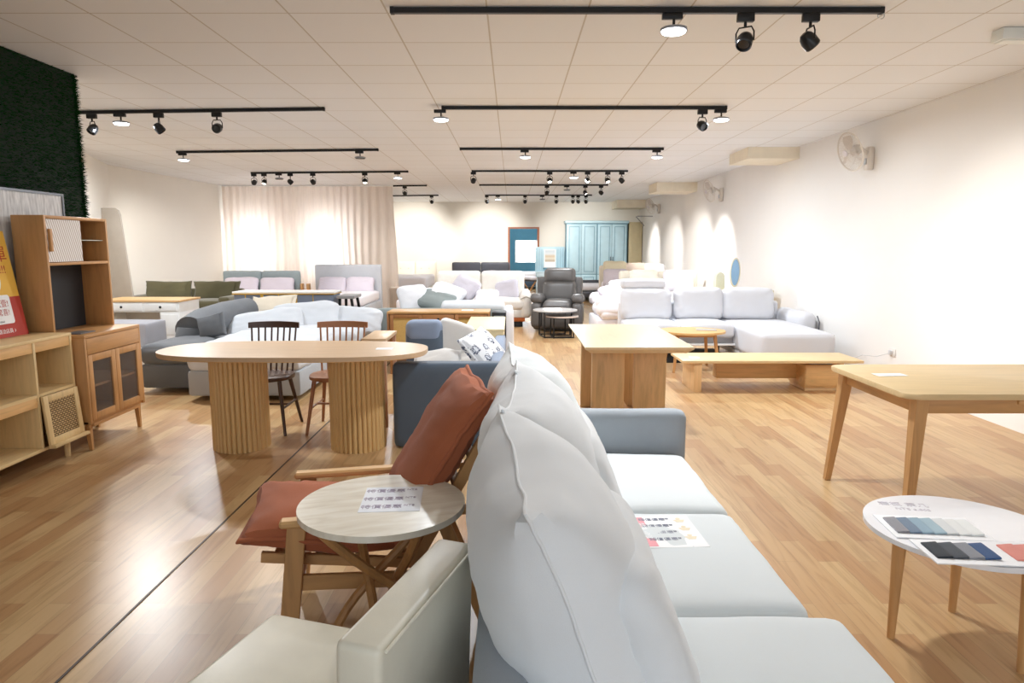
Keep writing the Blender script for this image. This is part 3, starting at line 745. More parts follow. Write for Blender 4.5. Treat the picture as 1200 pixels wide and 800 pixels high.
# charcoal arm sloping up and back
g = G(); pts = [(-3.62, 7.62, .55), (-3.62, 7.95, .60), (-3.55, 8.4, .65), (-3.45, 8.9, .68)]
g.tube(pts, [.17, .18, .17, .15], 18); g.tube([(-3.64, 7.66, .2), (-3.64, 7.66, .4), (-3.63, 7.68, .58)], [.17, .18, .15], 18)
g.obj('charcoal_arm', dg, se)
G().soft(.30, .26, .16, up((-3.33, 7.52, .62), R(10), 0, R(12)), kind='pillow', edge=.5, amp=.006, seed=6, n=12).obj('arm_pad', dg, se)
G().box(-3.5, -1.95, 8.95, 9.25, .05, .62, .07, 4).obj('back_frame', dg, se)
for (x, y, z, sx, sy, ln, rl, sd) in ((-3.05, 8.35, .47, .95, .50, .75, .22, 11), (-2.62, 8.62, .52, .86, .56, .55, .12, 12), (-2.08, 8.80, .52, .80, .40, .5, -.08, 13)):
    G().soft(sx, sy, .34, up((x, y, z), ln, 0, rl), kind='plump', amp=.009, fr=3, seed=sd, n=22).obj('back_cushion', lg, se)
o = G().soft(.6, .30, .14, up((-3.2, 9.15, .70), .6, 0, .05), kind='pillow', edge=.3, amp=.01, seed=14, n=14).obj('scatter_cushion', fabric('cream_fabric', 'E4D9C6'))
tag(o, 'cream cushion lying over the back of the two tone sectional sofa', 'cushion')

# --- blue grey credenza with brass
bc = thing('credenza', 'blue grey credenza with brass trim and marble top in front of the beds', 'sideboard', (-3.58, 10.9, 0))
bg = plain('slate_blue', '717D92', .5)
G().box(-.78, .78, -.2, .22, .12, .745, .004).obj('body', bg, bc)
G().box(-.80, .80, -.22, .24, .762, .79, .003).obj('marble_top', plain('white_marble', 'F0EEEC', .2), bc)
G().box(-.80, .80, -.225, .24, .745, .762).obj('brass_edge', brass, bc)
for x in (-.6, -.08, .46): G().box(x-.006, x+.006, -.206, -.2, .14, .745).obj('brass_trim', brass, bc, 0)
for x in (-.34, .19): G().box(x-.022, x+.022, -.21, -.2, .14, .745).obj('brass_handle', brass, bc, 0)
for x in (-.7, .7):
    for y in (-.15, .17): G().cyl((x, y, .12), (x, y, 0), .014, n=10).obj('leg', brass, bc)
# dark chair at its right
dc = thing('bar_chair', 'dark side table with a slanted black leg right of the blue credenza', 'side table', (-2.62, 10.9, 0))
G().box(-.12, .16, -.25, .25, .68, .73, .01).obj('top', plain('grey_top', '8D8D8F', .4), dc)
G().bar((.1, -.2, .68), (.2, -.25, 0), .04, .04, w1=.03).obj('leg', black, dc); G().bar((.1, .2, .68), (.2, .25, 0), .04, .04).obj('leg', black, dc)
G().bar((-.08, .2, .68), (-.1, .25, 0), .04, .04).obj('leg', black, dc); G().bar((-.08, -.2, .68), (-.1, -.25, 0), .04, .04).obj('leg', black, dc)

# --- olive sofa
ol = fabric('olive_velvet', '57523A', var=.14, sheen=.5)
so = thing('sofa', 'olive green sofa by the left wall beyond the white desk', 'sofa', (-5.88, 12.3, 0))
G().box(-.95, .95, -.45, .45, .08, .36, .03).obj('base', ol, so)
for x in (-.46, .46): G().soft(.9, .75, .18, TM((x, -.07, .45)), rad=.06, crown=.02, amp=.004, n=10).obj('seat_cushion', ol, so)
for x in (-.86, .86): G().box(x-.1, x+.1, -.46, .44, .08, .62, .05, 3).obj('arm', ol, so)
for x, s2 in ((-.43, 1), (.46, 2)): G().soft(.86, .42, .22, up((x, .24, .66), .25, 0), kind='pillow', edge=.5, amp=.008, seed=s2, n=14).obj('back_cushion', ol, so)
G().box(-.9, .9, .36, .48, .08, .72, .04).obj('back_frame', ol, so)
for x in (-.85, .85):
    for y in (-.38, .38): G().cyl((x, y, .08), (x, y, 0), .02, n=8).obj('foot', black, so)

# --- beds
def pillow(x, y, z, sx, sy, sz, mat, label, lean=None, face=0, roll=0, seed=0, group=None, amp=.008, name='pillow'):
    M = TM((x, y, z), (0, 0, roll)) if lean is None else up((x, y, z), lean, face, roll)
    o = G().soft(sx, sy, sz, M, kind='plump', amp=amp*.8, seed=seed, n=14).obj(name, mat)
    return tag(o, label, 'pillow' if name == 'pillow' else 'cushion', group)
hb1 = fabric('blue_grey_headboard', '94A0A4'); hb2 = fabric('silver_headboard', 'BDC0C6'); lilac = fabric('lilac_linen', 'D3CBD6', var=.03); sheet = fabric('white_sheet', 'EDEAEF', var=.02)
def bed(name, label, x0, x1, y0, y1, hz, hmat, split=False, mz=.5, hmodule=None):
    b_ = thing(name, label, 'bed', ((x0+x1)/2, (y0+y1)/2, 0)); w_ = (x1-x0)/2; l_ = (y1-y0)/2
    if split:
        for s_ in (-1, 1): G().soft(w_-.005, hz-.05, .13, up((s_*w_/2, l_-.07, .05+(hz-.05)/2), 0, 0), rad=.05, amp=.002, n=10).obj('headboard', hmat, b_)
    else: G().soft(2*w_, hz-.03, .12, up((0, l_-.07, .03+(hz-.03)/2), 0, 0), rad=.03, amp=.001, n=10).obj('headboard', hmat, b_)
    G().box(-w_+.02, w_-.02, -l_, l_-.14, .1, .28, .02).obj('bed_frame', hmat, b_)
    G().soft(2*w_-.08, 2*l_-.18, mz-.28, TM((0, -.06, (mz+.28)/2)), rad=.07, amp=.002, n=12).obj('mattress', sheet, b_)
    for sx in (-1, 1):
        for y in (-l_+.1, l_-.25): G().cyl((sx*(w_-.1), y, .1), (sx*(w_-.1), y, 0), .025, n=10).obj('foot', black, b_)
    return b_
bed('bed', 'double bed with a two part blue grey headboard before the left half of the curtain', -6.58, -4.82, 13.7, 15.7, .94, hb1, True)
bed('bed', 'double bed with a tall silver grey headboard before the right half of the curtain', -4.48, -2.97, 13.7, 15.7, 1.08, hb2)
for x, lab in ((-6.1, 'lilac pillow at the left of the bed with the two part headboard'), (-5.3, 'lilac pillow at the right of the bed with the two part headboard')): pillow(x, 15.42, .6, .78, .42, .17, lilac, lab, .35, seed=int(-x*3), group='lilac pillows on the beds')
for x, lab in ((-4.05, 'lilac pillow at the left of the bed with the tall silver headboard'), (-3.42, 'lilac pillow at the right of the bed with the tall silver headboard')): pillow(x, 15.42, .62, .64, .40, .2, lilac, lab, .45, seed=int(-x*3), group='lilac pillows on the beds')
ns = thing('nightstand', 'small wooden nightstand between the two beds at the curtain', 'nightstand', (-4.66, 15.5, 0))
G().box(-.13, .13, -.2, .2, .1, .5, .006).obj('body', OAKD('x'), ns); G().box(-.11, .11, -.21, -.2, .3, .47, .003).obj('drawer', OAK('x'), ns)
for x in (-.1, .1):
    for y in (-.16, .16): G().cyl((x, y, .1), (x, y, 0), .014, n=8).obj('leg', OAKD('z'), ns)
tag(G().box(-4.76, -4.71, 15.36, 15.5, .5, .66, .01).obj('tissue_box', OAKD('z')), 'left small wooden block standing on the nightstand between the beds', 'decor')
tag(G().box(-4.62, -4.56, 15.36, 15.5, .5, .66, .01).obj('tissue_box', OAKD('z')), 'right small wooden block standing on the nightstand between the beds', 'decor')
# ================================================================== MIDDLE / CENTRE
navy = fabric('slate_navy', '5B6877', var=.05, st=.15, rough=.6); navyl = fabric('slate_blue_fabric', '8895AB', var=.05, rough=.7); cream = fabric('cream_cushion', 'D9D6D2')
nv = thing('corner_sofa', 'slate blue sofa seen from its closed side behind the rust armchair', 'sofa', (0, 0, 0))
G().soft(.82, .64, .14, up((-.475, 5.02, .325), 0, 0), rad=.035, amp=.0015, n=12).obj('arm', navy, nv)
G().soft(.11, .62, 1.70, Matrix.Translation((-.115, 5.94, .32)) @ Matrix.Rotation(PI/2, 4, 'X'), rad=.04, amp=.0015, n=10).obj('back_frame', navyl, nv)
G().box(-.86, -.16, 5.09, 6.75, .04, .30, .02).obj('base', navy, nv)
G().soft(.68, .82, .18, TM((-.50, 5.50, .39)), rad=.07, crown=.05, amp=.006, n=12).obj('seat_cushion', cream, nv)
G().soft(.68, .80, .18, TM((-.50, 6.33, .39)), rad=.07, crown=.05, amp=.006, n=12).obj('seat_cushion', cream, nv)
G().soft(.34, .46, .15, TM((-.80, 6.2, .55), (PI/2, 0, 0)), rad=.05, amp=.002, n=10).obj('headrest_support', navy, nv)
hr = G().soft(.34, .20, .175, TM((-.80, 6.2, .735), (PI/2, 0, 0)), rad=.07, amp=.002, n=14).obj('headrest', navyl, nv)
G().soft(.34, .40, .15, TM((-.55, 6.25, .62), (PI/2, R(18), 0)), rad=.06, amp=.004, n=12).obj('back_cushion', cream, nv)
o = G().soft(.40, .34, .12, up((-.60, 5.42, .56), R(62), 0, .1), kind='pillow', edge=.25, amp=.01, seed=4, n=14).obj('scatter_cushion', cream); tag(o, 'plain cream cushion lying on the slate blue sofa', 'cushion')
def floral():
    m, nt, b = base('floral_print'); mp = coords(nt, (1, 1, 1)); v = nt.nodes.new('ShaderNodeTexVoronoi'); v.inputs['Scale'].default_value = 11
    n = nt.nodes.new('ShaderNodeTexNoise'); n.inputs['Scale'].default_value = 26; n.inputs['Detail'].default_value = 4; n.inputs['Distortion'].default_value = 2
    nt.links.new(mp.outputs[0], v.inputs['Vector']); nt.links.new(mp.outputs[0], n.inputs['Vector'])
    s1 = nt.nodes.new('ShaderNodeMath'); s1.operation = 'SUBTRACT'; nt.links.new(n.outputs['Fac'], s1.inputs[0]); nt.links.new(v.outputs['Distance'], s1.inputs[1])
    r = ramp(nt, [(.0, hx('E8E9EC')), (.12, hx('E8E9EC')), (.16, hx('2B3858')), (.25, hx('3C4A6A')), (.3, hx('DADDE4'))]); r.color_ramp.interpolation = 'LINEAR'
    nt.links.new(s1.outputs[0], r.inputs[0]); nt.links.new(r.outputs[0], b.inputs['Base Color']); b.inputs['Roughness'].default_value = .9
    return m
o = G().soft(.48, .42, .15, up((-.22, 5.60, .63), R(42), R(62), R(10)), kind='pillow', edge=.15, amp=.005, seed=8, n=18).obj('scatter_cushion', floral()); tag(o, 'white cushion with dark blue flower print on the slate blue sofa', 'cushion')

stb = thing('bar_table', 'narrow pale ash table standing behind the right end of the pill table', 'table', (-1.13, 5.80, 0))
G().box(-.10, .10, -.28, .27, .72, .75, .004).obj('tabletop', ASHT('y'), stb)
for x in (-.08, .08):
    for y in (-.25, .23): G().bar((x, y, .72), (x, y, 0), .03, .03).obj('leg', wood('rose_oak', 'C79A7C', 'z'), stb)
G().box(-.08, .08, -.26, -.24, .60, .64, .003).obj('rail', wood('rose_oak', 'C79A7C', 'x'), stb); G().box(-.08, .08, -.26, -.24, .44, .48, .003).obj('rail', wood('rose_oak', 'C79A7C', 'x'), stb)

# rattan sideboard
sb = thing('sideboard', 'golden oak sideboard with rattan doors and centre drawers behind the slate sofa', 'sideboard', (-.86, 8.12, 0))
OAKS = lambda a='x': wood('honey_oak', '94643A', a, con=.14)
ratx = plain('cane_panel', 'BC9A5A', .6, var=.12, sc=180)
G().box(-.6, .6, -.2, .2, .715, .74, .004).obj('top_panel', wood('sideboard_top', 'B98E5C', 'x'), sb)
G().box(-.6, .6, -.19, .2, .28, .30, .003).obj('bottom_panel', OAKS('x'), sb)
for x in (-.6, .578): G().box(x, x+.022, -.2, .2, .28, .715, .003).obj('side_panel', OAKS('z'), sb)
G().box(-.575, .575, .18, .2, .30, .715).obj('back_panel', OAKS('x'), sb)
for x0, x1 in ((-.57, -.19), (.19, .57)):
    g = G(); f = .045
    g.box(x0, x0+f, -.195, -.175, .305, .71, .002).box(x1-f, x1, -.195, -.175, .305, .71, .002).box(x0+f, x1-f, -.195, -.175, .305, .35, .002).box(x0+f, x1-f, -.195, -.175, .665, .71, .002)
    d = g.obj('door', OAKS('z'), sb); G().box(x0+f, x1-f, -.185, -.18, .35, .665).obj('rattan_panel', ratx, d, 0)
for z0, z1 in ((.56, .71), (.305, .55)):
    d = G().box(-.185, .185, -.195, -.175, z0, z1, .003).obj('drawer', OAKS('x'), sb)
    G().lathe([(.002, 0), (.014, .004), (.012, .014), (.002, .018)], 12, TM((0, -.195, (z0+z1)/2+.02), (PI/2, 0, 0))).obj('knob', black, d)
G().box(-.56, .56, -.17, .17, .12, .14, .003).obj('lower_shelf', OAKS('x'), sb)
for x in (-.56, .56):
    for y in (-.16, .16): G().bar((x, y, .28), (x, y, 0), .035, .035).obj('leg', OAKS('z'), sb)
tag(G().box(-.1, .04, -.05, .05, 0, .0015, M=TM((-.5, 8.12, .7405))).obj('price_card', paper, smooth=0), 'white price card on top of the rattan sideboard', 'card')
sbx = thing('speaker_box', 'small black and grey box unit at the right end of the rattan sideboard', 'speaker', (-.155, 8.2, 0))
G().box(-.085, .085, -.15, .15, .0, .72, .01).obj('cabinet', black, sbx); G().box(-.06, .06, -.158, -.15, .46, .68, .003).obj('grille', plain('grey_grille', '8B8F92', .6), sbx)

lc = thing('low_cabinet', 'pale birch cabinet with its end towards the camera beside the floral cushion', 'cabinet', (-.275, 7.24, 0))
bi = lambda a_: wood('birch', 'E2CFA2', a_, con=.05)
G().box(-.20, .20, -.58, .62, .665, .69, .004).obj('top_panel', bi('y'), lc)
G().box(-.19, .19, -.57, .61, .1, .665, .003).obj('body', bi('z'), lc)
G().box(-.195, -.19, -.53, .01, .13, .64, .002).obj('door', bi('z'), lc); G().box(-.195, -.19, .03, .57, .13, .64, .002).obj('door', bi('z'), lc)
for x in (-.15, .15):
    for y in (-.5, .54): G().cyl((x, y, .1), (x, y, 0), .02, n=10).obj('leg', bi('z'), lc)

# grey green sofa back
gg = fabric('grey_green_fabric', '87908F', var=.06); gl = fabric('frost_grey', 'C6CACD'); gw = fabric('white_grey_linen', 'DFE0E4')
gs = thing('sofa', 'grey green sofa seen from behind beyond the rattan sideboard', 'sofa', (0, 0, 0))
G().soft(1.68, .64, .16, up((-.96, 8.95, .37), 0, 0), rad=.05, amp=.002, n=12).obj('back_frame', gg, gs)
G().box(-1.8, -.14, 9.05, 9.95, .05, .30, .03).obj('base', gg, gs)
for x in (-1.72,): G().soft(.16, .9, .5, TM((x, 9.45, .34)), rad=.05, amp=.002, n=8).obj('arm', gg, gs)
G().soft(.80, .85, .17, TM((-1.24, 9.48, .385)), rad=.05, amp=.003, n=10).obj('seat_cushion', gg, gs); G().soft(.76, .85, .17, TM((-.46, 9.48, .385)), rad=.05, amp=.003, n=10).obj('seat_cushion', gg, gs)
G().soft(.14, .85, .6, TM((-.05, 9.3, .37)), rad=.06, amp=.006, n=10).obj('arm', gw, gs)
G().soft(.84, .26, .14, TM((-.52, 9.03, .70), (R(15), 0, 0)), rad=.065, amp=.004, n=12).obj('back_cushion', gl, gs)
for (x, y, z, sx, sy, ln, fc, rl, m_, lab) in (
    (-1.34, 9.25, .79, .42, .38, .3, .5, .1, gw, 'left white grey cushion on the grey green sofa'),
    (-1.02, 9.22, .76, .52, .36, .95, -.2, -.35, gg, 'grey piped cushion slumped in the middle of the grey green sofa'),
    (-.90, 9.32, .84, .50, .36, .85, -.1, -.4, gw, 'pale cushion resting on the grey piped cushion of the grey green sofa'),
    (-.66, 9.55, .92, .40, .36, .5, -.3, -.5, fabric('mauve_grey', 'D2CDD6'), 'mauve grey cushion propped up at the rear of the grey green sofa'),
    (-.36, 9.4, .78, .34, .28, .7, -.3, .0, sheet, 'small white cushion at the right of the grey green sofa')):
    pillow(x, y, z, sx, sy, .15, m_, lab, ln, fc, rl, seed=int(-x*10), group='cushions on the grey green sofa', name='scatter_cushion')

# white leather sofa
wl = leather('cream_leather', 'E3DED6', .4)
ws = thing('sofa', 'cream leather sofa with an orange wood plinth in the middle distance', 'sofa', (-.60, 13.1, 0))
G().box(-.84, .84, -.42, .42, .10, .17, .01).obj('plinth', plain('orange_wood', 'B8622C', .4), ws)
G().box(-.8, .8, -.4, .4, 0, .10).obj('foot_block', black, ws)
G().box(-.9, .9, -.42, .44, .17, .32, .03).obj('base', wl, ws)
for x in (-.42, .42): G().soft(.82, .72, .2, TM((x, -.1, .42)), rad=.08, crown=.03, amp=.003, n=12).obj('seat_cushion', wl, ws)
for x in (-.42, .42): G().soft(.84, .58, .22, up((x, .25, .73), .18, 0), rad=.08, crown=.03, amp=.003, n=12).obj('back_cushion', wl, ws)
for s_ in (-1, 1):
    g = G(); g.soft(.22, .86, .48, TM((s_*.86, -.02, .41)), rad=.09, crown=.03, amp=.003, n=10); g.obj('arm', wl, ws)
    G().tube([(s_*.86-.1, -.455, .52), (s_*.86, -.46, .57), (s_*.86+.1, -.455, .53)], .008, 6).obj('arm_seam', plain('tan_seam', 'A59C8F', .6), ws)
pillow(-.1, 12.98, .66, .5, .4, .14, fabric('lavender_cushion', 'C6C2CC'), 'grey lavender cushion at the right end of the cream leather sofa', .3, -.5, .2, seed=2, name='scatter_cushion')
# beds far
bed('bed', 'bed with a dark charcoal leather headboard behind the cream leather sofa', -1.75, -.07, 18.0, 20.1, 1.03, leather('charcoal_leather', '55565C'), True)
pillow(-1.25, 19.8, .62, .55, .36, .16, gw, 'grey white pillow at the left before the charcoal headboard', .4, seed=1, group='pillows before the charcoal headboard'); pillow(-.5, 19.8, .62, .55, .36, .16, fabric('blush', 'D9CED0'), 'blush pillow at the right before the charcoal headboard', .4, seed=2, group='pillows before the charcoal headboard')
iv = fabric('ivory_headboard', 'EDE6D6', var=.03)
bb = bed('bed', 'ivory bed with a buttoned two part headboard at the far left of the back wall', -3.75, -2.4, 19.6, 21.9, 1.02, iv, True, .62)
for x in (-.45, -.2, .2, .45): G().lathe([(.002, 0), (.018, .004), (.012, .012), (.001, .014)], 10, TM((x, 1.0, .8), (PI/2, 0, 0))).obj('button', plain('ivory_button', 'CFC7B4', .5), bb)
wc = thing('wooden_box_stool', 'stepped brown wooden block unit beside the curtain edge', 'cabinet', (-2.12, 13.0, 0))
G().box(-.18, .0, -.2, .2, 0, .72, .005).obj('tall_block', wood('taupe_wood', '9C8B7A', 'z'), wc); G().box(.0, .12, -.2, .2, 0, .45, .005).obj('low_block', wood('taupe_wood', '9C8B7A', 'z'), wc)
wa = thing('armchair', 'small white fabric armchair between the curtain and the cream leather sofa', 'armchair', (-1.66, 12.0, 0))
G().soft(.6, .6, .3, TM((0, 0, .3)), rad=.08, amp=.004, n=10).obj('seat', sheet, wa); G().soft(.6, .4, .14, up((0, .26, .56), .1, 0), rad=.06, amp=.003, n=10).obj('backrest', sheet, wa)
for s_ in (-1, 1): G().soft(.12, .6, .4, TM((s_*.28, 0, .38)), rad=.05, amp=.003, n=8).obj('arm', sheet, wa)
for x in (-.22, .22):
    for y in (-.22, .22): G().cyl((x, y, .18), (x, y, 0), .02, n=8).obj('leg', black, wa)

# recliner
gr = leather('graphite_leather', '5A5755', .36)
rc = thing('recliner', 'graphite leather recliner armchair behind the nesting tables', 'armchair', (.84, 12.35, 0), R(-8))
G().box(-.42, .42, -.38, .38, .03, .33, .04, 3).obj('base', gr, rc)
G().soft(.52, .66, .2, TM((0, -.12, .42)), rad=.08, crown=.04, amp=.003, n=12).obj('seat', gr, rc)
G().box(-.26, .26, -.45, -.40, .08, .36, .02).obj('footrest', gr, rc)
for s_ in (-1, 1):
    G().soft(.19, .78, .44, TM((s_*.36, -.08, .29)), rad=.07, amp=.003, n=10).obj('arm', gr, rc)
    G().soft(.23, .66, .16, TM((s_*.36, -.12, .56), (R(-4), 0, 0)), rad=.075, crown=.02, amp=.004, n=12).obj('arm_pad', gr, rc)
G().soft(.62, .42, .2, up((0, .28, .66), .2, 0), rad=.08, crown=.04, amp=.003, n=12).obj('back_cushion', gr, rc)
G().soft(.58, .30, .2, up((0, .35, .95), .2, 0), rad=.09, crown=.05, amp=.003, n=12).obj('headrest', gr, rc)
G().soft(.84, .62, .12, up((0, .40, .62), .15, 0), rad=.05, amp=.002, n=10).obj('back_shell', gr, rc)
# nesting tables
def nest(label, x, y, r, z, a0, top):
    t = thing('nesting_table', label, 'side table', (x, y, 0), a0, 'round nesting tables')
    G().prism(ellipse(0, 0, r, r, 48), z-.02, z, .004).obj('tabletop', top, t)
    G().prism(ellipse(0, 0, r*1.005, r*1.005, 48), z-.03, z-.02).obj('rim', black, t)
    pts = []
    for k in range(4):
        a_ = PI/4+k*PI/2; p = Vector((r*.86*math.cos(a_), r*.86*math.sin(a_), 0)); G().bar(p+Vector((0, 0, z-.03)), p, .02, .02).obj('leg', black, t)
        if k < 3: q = Vector((r*.86*math.cos(a_+PI/2), r*.86*math.sin(a_+PI/2), 0)); G().bar(p+Vector((0, 0, .012)), q+Vector((0, 0, .012)), .018, .018).obj('floor_bar', black, t)
nest('larger round nesting table with a pale grey top in front of the recliner', .72, 11.35, .37, .45, .15, plain('grey_marble', 'C4C0BC', .25))
nest('smaller round nesting table tucked under the larger one before the recliner', .83, 11.25, .27, .36, .1, plain('pink_marble', 'D9C8BC', .25))
tag(G().box(-.14, .16, -.1, .1, 0, .02, .004, M=TM((.66, 11.3, .4505), (0, 0, .1))).obj('magazine', paper), 'white magazine on the larger nesting table', 'magazine')

# center oak table with slab pedestals
ct = thing('dining_table', 'light oak table with slab pedestals in the centre aisle behind the pale sofa', 'dining table', (.955, 5.80, 0))
mt = wood('light_oak_top', 'E2CCA8', 'y', con=.06, rough=.3)
t = bmesh.new()
rows = []
for (x_, y_, z_) in ((.36, .72, .70), (.405, .76, .732), (.41, .765, .75)):
    rows.append([t.verts.new(p) for p in ((-x_, -y_, z_), (x_, -y_, z_), (x_, y_, z_), (-x_, y_, z_))])
t.faces.new(rows[0][::-1]); t.faces.new(rows[-1])
for a_, b_ in zip(rows, rows[1:]):
    for k in range(4): t.faces.new((a_[k], a_[(k+1) % 4], b_[(k+1) % 4], b_[k]))
g = G(); g._add(t); g.obj('tabletop', mt, ct, 0)
G().box(-.33, .33, -.5, .64, .665, .70, .003).obj('apron', PINE('y'), ct)
for y in (-.36, .50):
    G().box(-.31, -.05, y-.03, y+.03, 0, .665, .004).obj('slab_leg', wood('slab_oak', 'DDB987', 'z', con=.16), ct)
    G().box(.04, .30, y+.03, y+.09, 0, .665, .004).obj('slab_leg', wood('slab_oak', 'DDB987', 'z', con=.16), ct)
G().box(-.03, .02, -.3, .53, .10, .16, .003).obj('stretcher', PINE('y'), ct)

# low tv bench
tvb = thing('low_bench', 'long low oak bench table with slab leg before the white chaise', 'bench', (2.68, 7.17, 0))
G().box(-.93, .93, -.27, .27, .305, .335, .006).obj('top_panel', wood('bench_oak', 'E0C394', 'x', con=.08), tvb)
G().box(-.80, -.72, -.24, .24, 0, .305, .003).obj('slab_leg', PINE('z'), tvb)
G().box(.80, .86, .0, .24, 0, .305, .003).obj('slab_leg', PINE('z'), tvb)
G().box(-.48, .38, .05, .20, .09, .25, .003).obj('hanging_drawer', OAK('x'), tvb)
bxx = thing('drawer_box', 'small oak drawer box under the right end of the low bench', 'drawer unit', (3.245, 7.20, 0))
G().box(-.19, .19, -.20, .22, .03, .27, .004).obj('body', OAK('x'), bxx); G().box(-.18, .18, -.19, .2, 0, .03).obj('plinth', PINE('x'), bxx)
G().box(-.185, .185, -.21, -.20, .05, .255, .003).obj('drawer', OAK('x'), bxx)
tag(G().box(3.12, 3.36, 7.06, 7.36, .27, .276).obj('grey_mat', plain('grey_sheet', 'A9AAAC', .5), smooth=0), 'grey sheet lying on the small oak drawer box', 'mat')
tag(G().box(-.05, .05, -.04, .04, 0, .001, M=TM((1.92, 7.1, .3355))).obj('price_card', paper, smooth=0), 'white price card at the left end of the low oak bench', 'card')

# oval coffee table
cf = thing('coffee_table', 'small oval oak coffee table in front of the white sectional sofa', 'coffee table', (2.20, 8.28, 0))
G().prism(ellipse(0, 0, .40, .34, 56), .455, .48, .006).obj('tabletop', wood('coffee_oak', 'D8AE72', 'x', con=.08), cf)
for sx in (-1, 1):
    for sy in (-1, 1): G().bar((sx*.22, sy*.20, .455), (sx*.27, sy*.26, 0), .04, .03, w1=.028, d1=.022).obj('leg', OAKD('z'), cf)
for sy in (-1, 1): G().box(-.22, .22, sy*.2-.012, sy*.2+.012, .42, .455, .003).obj('apron', OAKD('x'), cf)
for sx in (-1, 1): G().box(sx*.22-.012, sx*.22+.012, -.19, .19, .42, .455, .003).obj('apron', OAKD('y'), cf)
tag(G().box(-.12, .12, -.08, .08, 0, .008, .002, M=TM((2.38, 8.3, .4805), (0, 0, -.2))).obj('catalogue', plain('catalogue_grey', 'B9B2AA', .5)), 'thin catalogue lying on the oval oak coffee table', 'magazine')

# white sectional with chaise
wf = fabric('white_upholstery', 'D3D4D9', var=.025, st=.1, rough=.8)
wsf = thing('sectional_sofa', 'white sectional sofa with chaise and raised headrest along the right side', 'sofa', (0, 0, 0))
G().box(1.55, 3.82, 9.10, 9.98, .19, .30, .02).obj('base', wf, wsf)
for x0, x1 in ((1.56, 2.26), (2.27, 2.95)): G().soft(x1-x0, .84, .17, TM(((x0+x1)/2, 9.36, .375)), rad=.05, crown=.03, amp=.002, n=12).obj('seat_cushion', wf, wsf)
G().soft(.89, 1.74, .33, TM((3.41, 8.90, .295)), rad=.05, crown=.02, amp=.002, n=14).obj('chaise', wf, wsf)
G().box(2.98, 3.84, 8.06, 9.9, .06, .13, .006).box(1.56, 2.97, 8.98, 9.1, .185, .21, .004).obj('trim_strip', white, wsf)
G().box(3.845, 3.86, 8.1, 8.16, .14, .44).obj('piping', plain('dark_piping', '55565C', .6), wsf, 0)
for (xc, w_, z, s2) in ((1.90, .72, .68, 1), (2.645, .70, .69, 2), (3.34, .74, .69, 3)): G().soft(w_, .46, .24, up((xc, 9.68, z), .2, 0), kind='plump', pin=.015, amp=.004, seed=s2, n=18).obj('back_cushion', wf, wsf)
G().soft(.63, .15, .16, up((1.86, 9.74, .965), .1, 0), rad=.06, amp=.002, n=12).obj('headrest', wf, wsf)
G().box(1.55, 3.85, 9.82, 10.02, .19, .72, .06, 4).obj('back_frame', wf, wsf)
G().soft(.24, .98, .50, TM((3.95, 9.5, .37)), rad=.11, amp=.002, n=14).obj('arm', wf, wsf)
G().tube([(4.05, 9.02, .58), (4.075, 9.0, .5), (4.075, 9.0, .2)], .008, 6).obj('zipper', plain('dark_piping', '55565C', .6), wsf)
for x, y in ((1.65, 9.2), (2.8, 9.2), (3.1, 8.2), (3.7, 8.2), (1.65, 9.9), (3.7, 9.9)): G().cyl((x, y, .2), (x, y, 0), .025, n=8).obj('foot', black, wsf)
tag(G().box(1.9, 2.95, 8.72, 9.9, .0, .012).obj('floor_mat', plain('black_sheet', '121214', .9), smooth=0), 'flat black sheet on the floor under the white sectional sofa', 'mat')  # thin black sheet filling the gap under the sofa
# ================================================================== FAR RIGHT
qs = thing('sofa', 'white quilted sofa left of and behind the white sectional', 'sofa', (1.72, 11.3, 0))
G().box(-.36, .5, -.5, .75, .0, .34, .04).obj('base', sheet, qs)
for y in (-.25, .4): G().soft(.8, .6, .18, TM((.08, y, .43)), rad=.08, crown=.03, amp=.006, seed=int(y*9), n=12).obj('seat_cushion', sheet, qs)
for (y, z, r_) in ((-.44, .55, .1), (-.38, .66, .08)): G().soft(.9, .24, .2, TM((.08, y, z-.05)), rad=.09, amp=.008, n=12).obj('arm_roll', sheet, qs)
G().soft(.9, .26, .22, TM((.1, .76, .58)), rad=.1, amp=.008, n=12).obj('arm_roll', sheet, qs)
pillow(1.62, 11.2, .72, .40, .34, .14, lilac, 'lilac cushion on the white quilted sofa', .8, .5, .2, seed=5, name='scatter_cushion')
pillow(1.85, 11.6, .80, .42, .32, .14, gw, 'pale grey cushion at the rear of the white quilted sofa', .6, -.3, .1, seed=6, name='scatter_cushion')
# two beds along right wall
b1 = bed('bed', 'cream bed with pillows along the right wall nearest the oval mirror', 2.25, 3.9, 12.3, 14.5, .98, iv, True, .58)
b2 = bed('bed', 'cream upholstered bed farther back along the right wall', 2.25, 3.95, 15.6, 17.8, 1.0, iv, True, .6)
for (x, y, z, m_, lab) in ((2.72, 14.1, .80, iv, 'cream pillow at the left of the bed nearest the oval mirror'), (3.42, 14.1, .80, sheet, 'white pillow at the right of the bed nearest the oval mirror'), (2.6, 13.3, .62, lilac, 'lilac pillow lying flat on the bed nearest the oval mirror')):
    pillow(x, y, z, .62, .44, .17, m_, lab, .25 if y > 14 else None, seed=int(x*7), group='pillows on the bed nearest the oval mirror')
for (x, z, m_, lab) in ((2.6, .9, fabric('butter', 'E9DFC2'), 'butter coloured pillow standing on the farther cream bed'), (3.1, .86, fabric('peach', 'E8D8CA'), 'peach pillow on the farther cream bed'), (2.55, .72, fabric('mauve', 'D4CBD2'), 'mauve pillow in front on the farther cream bed'), (3.55, .84, sheet, 'white pillow at the wall side of the farther cream bed')):
    pillow(x, 17.3 if z > .8 else 16.9, z, .62, .46, .18, m_, lab, .25, seed=int(x*5), group='pillows on the farther cream bed')
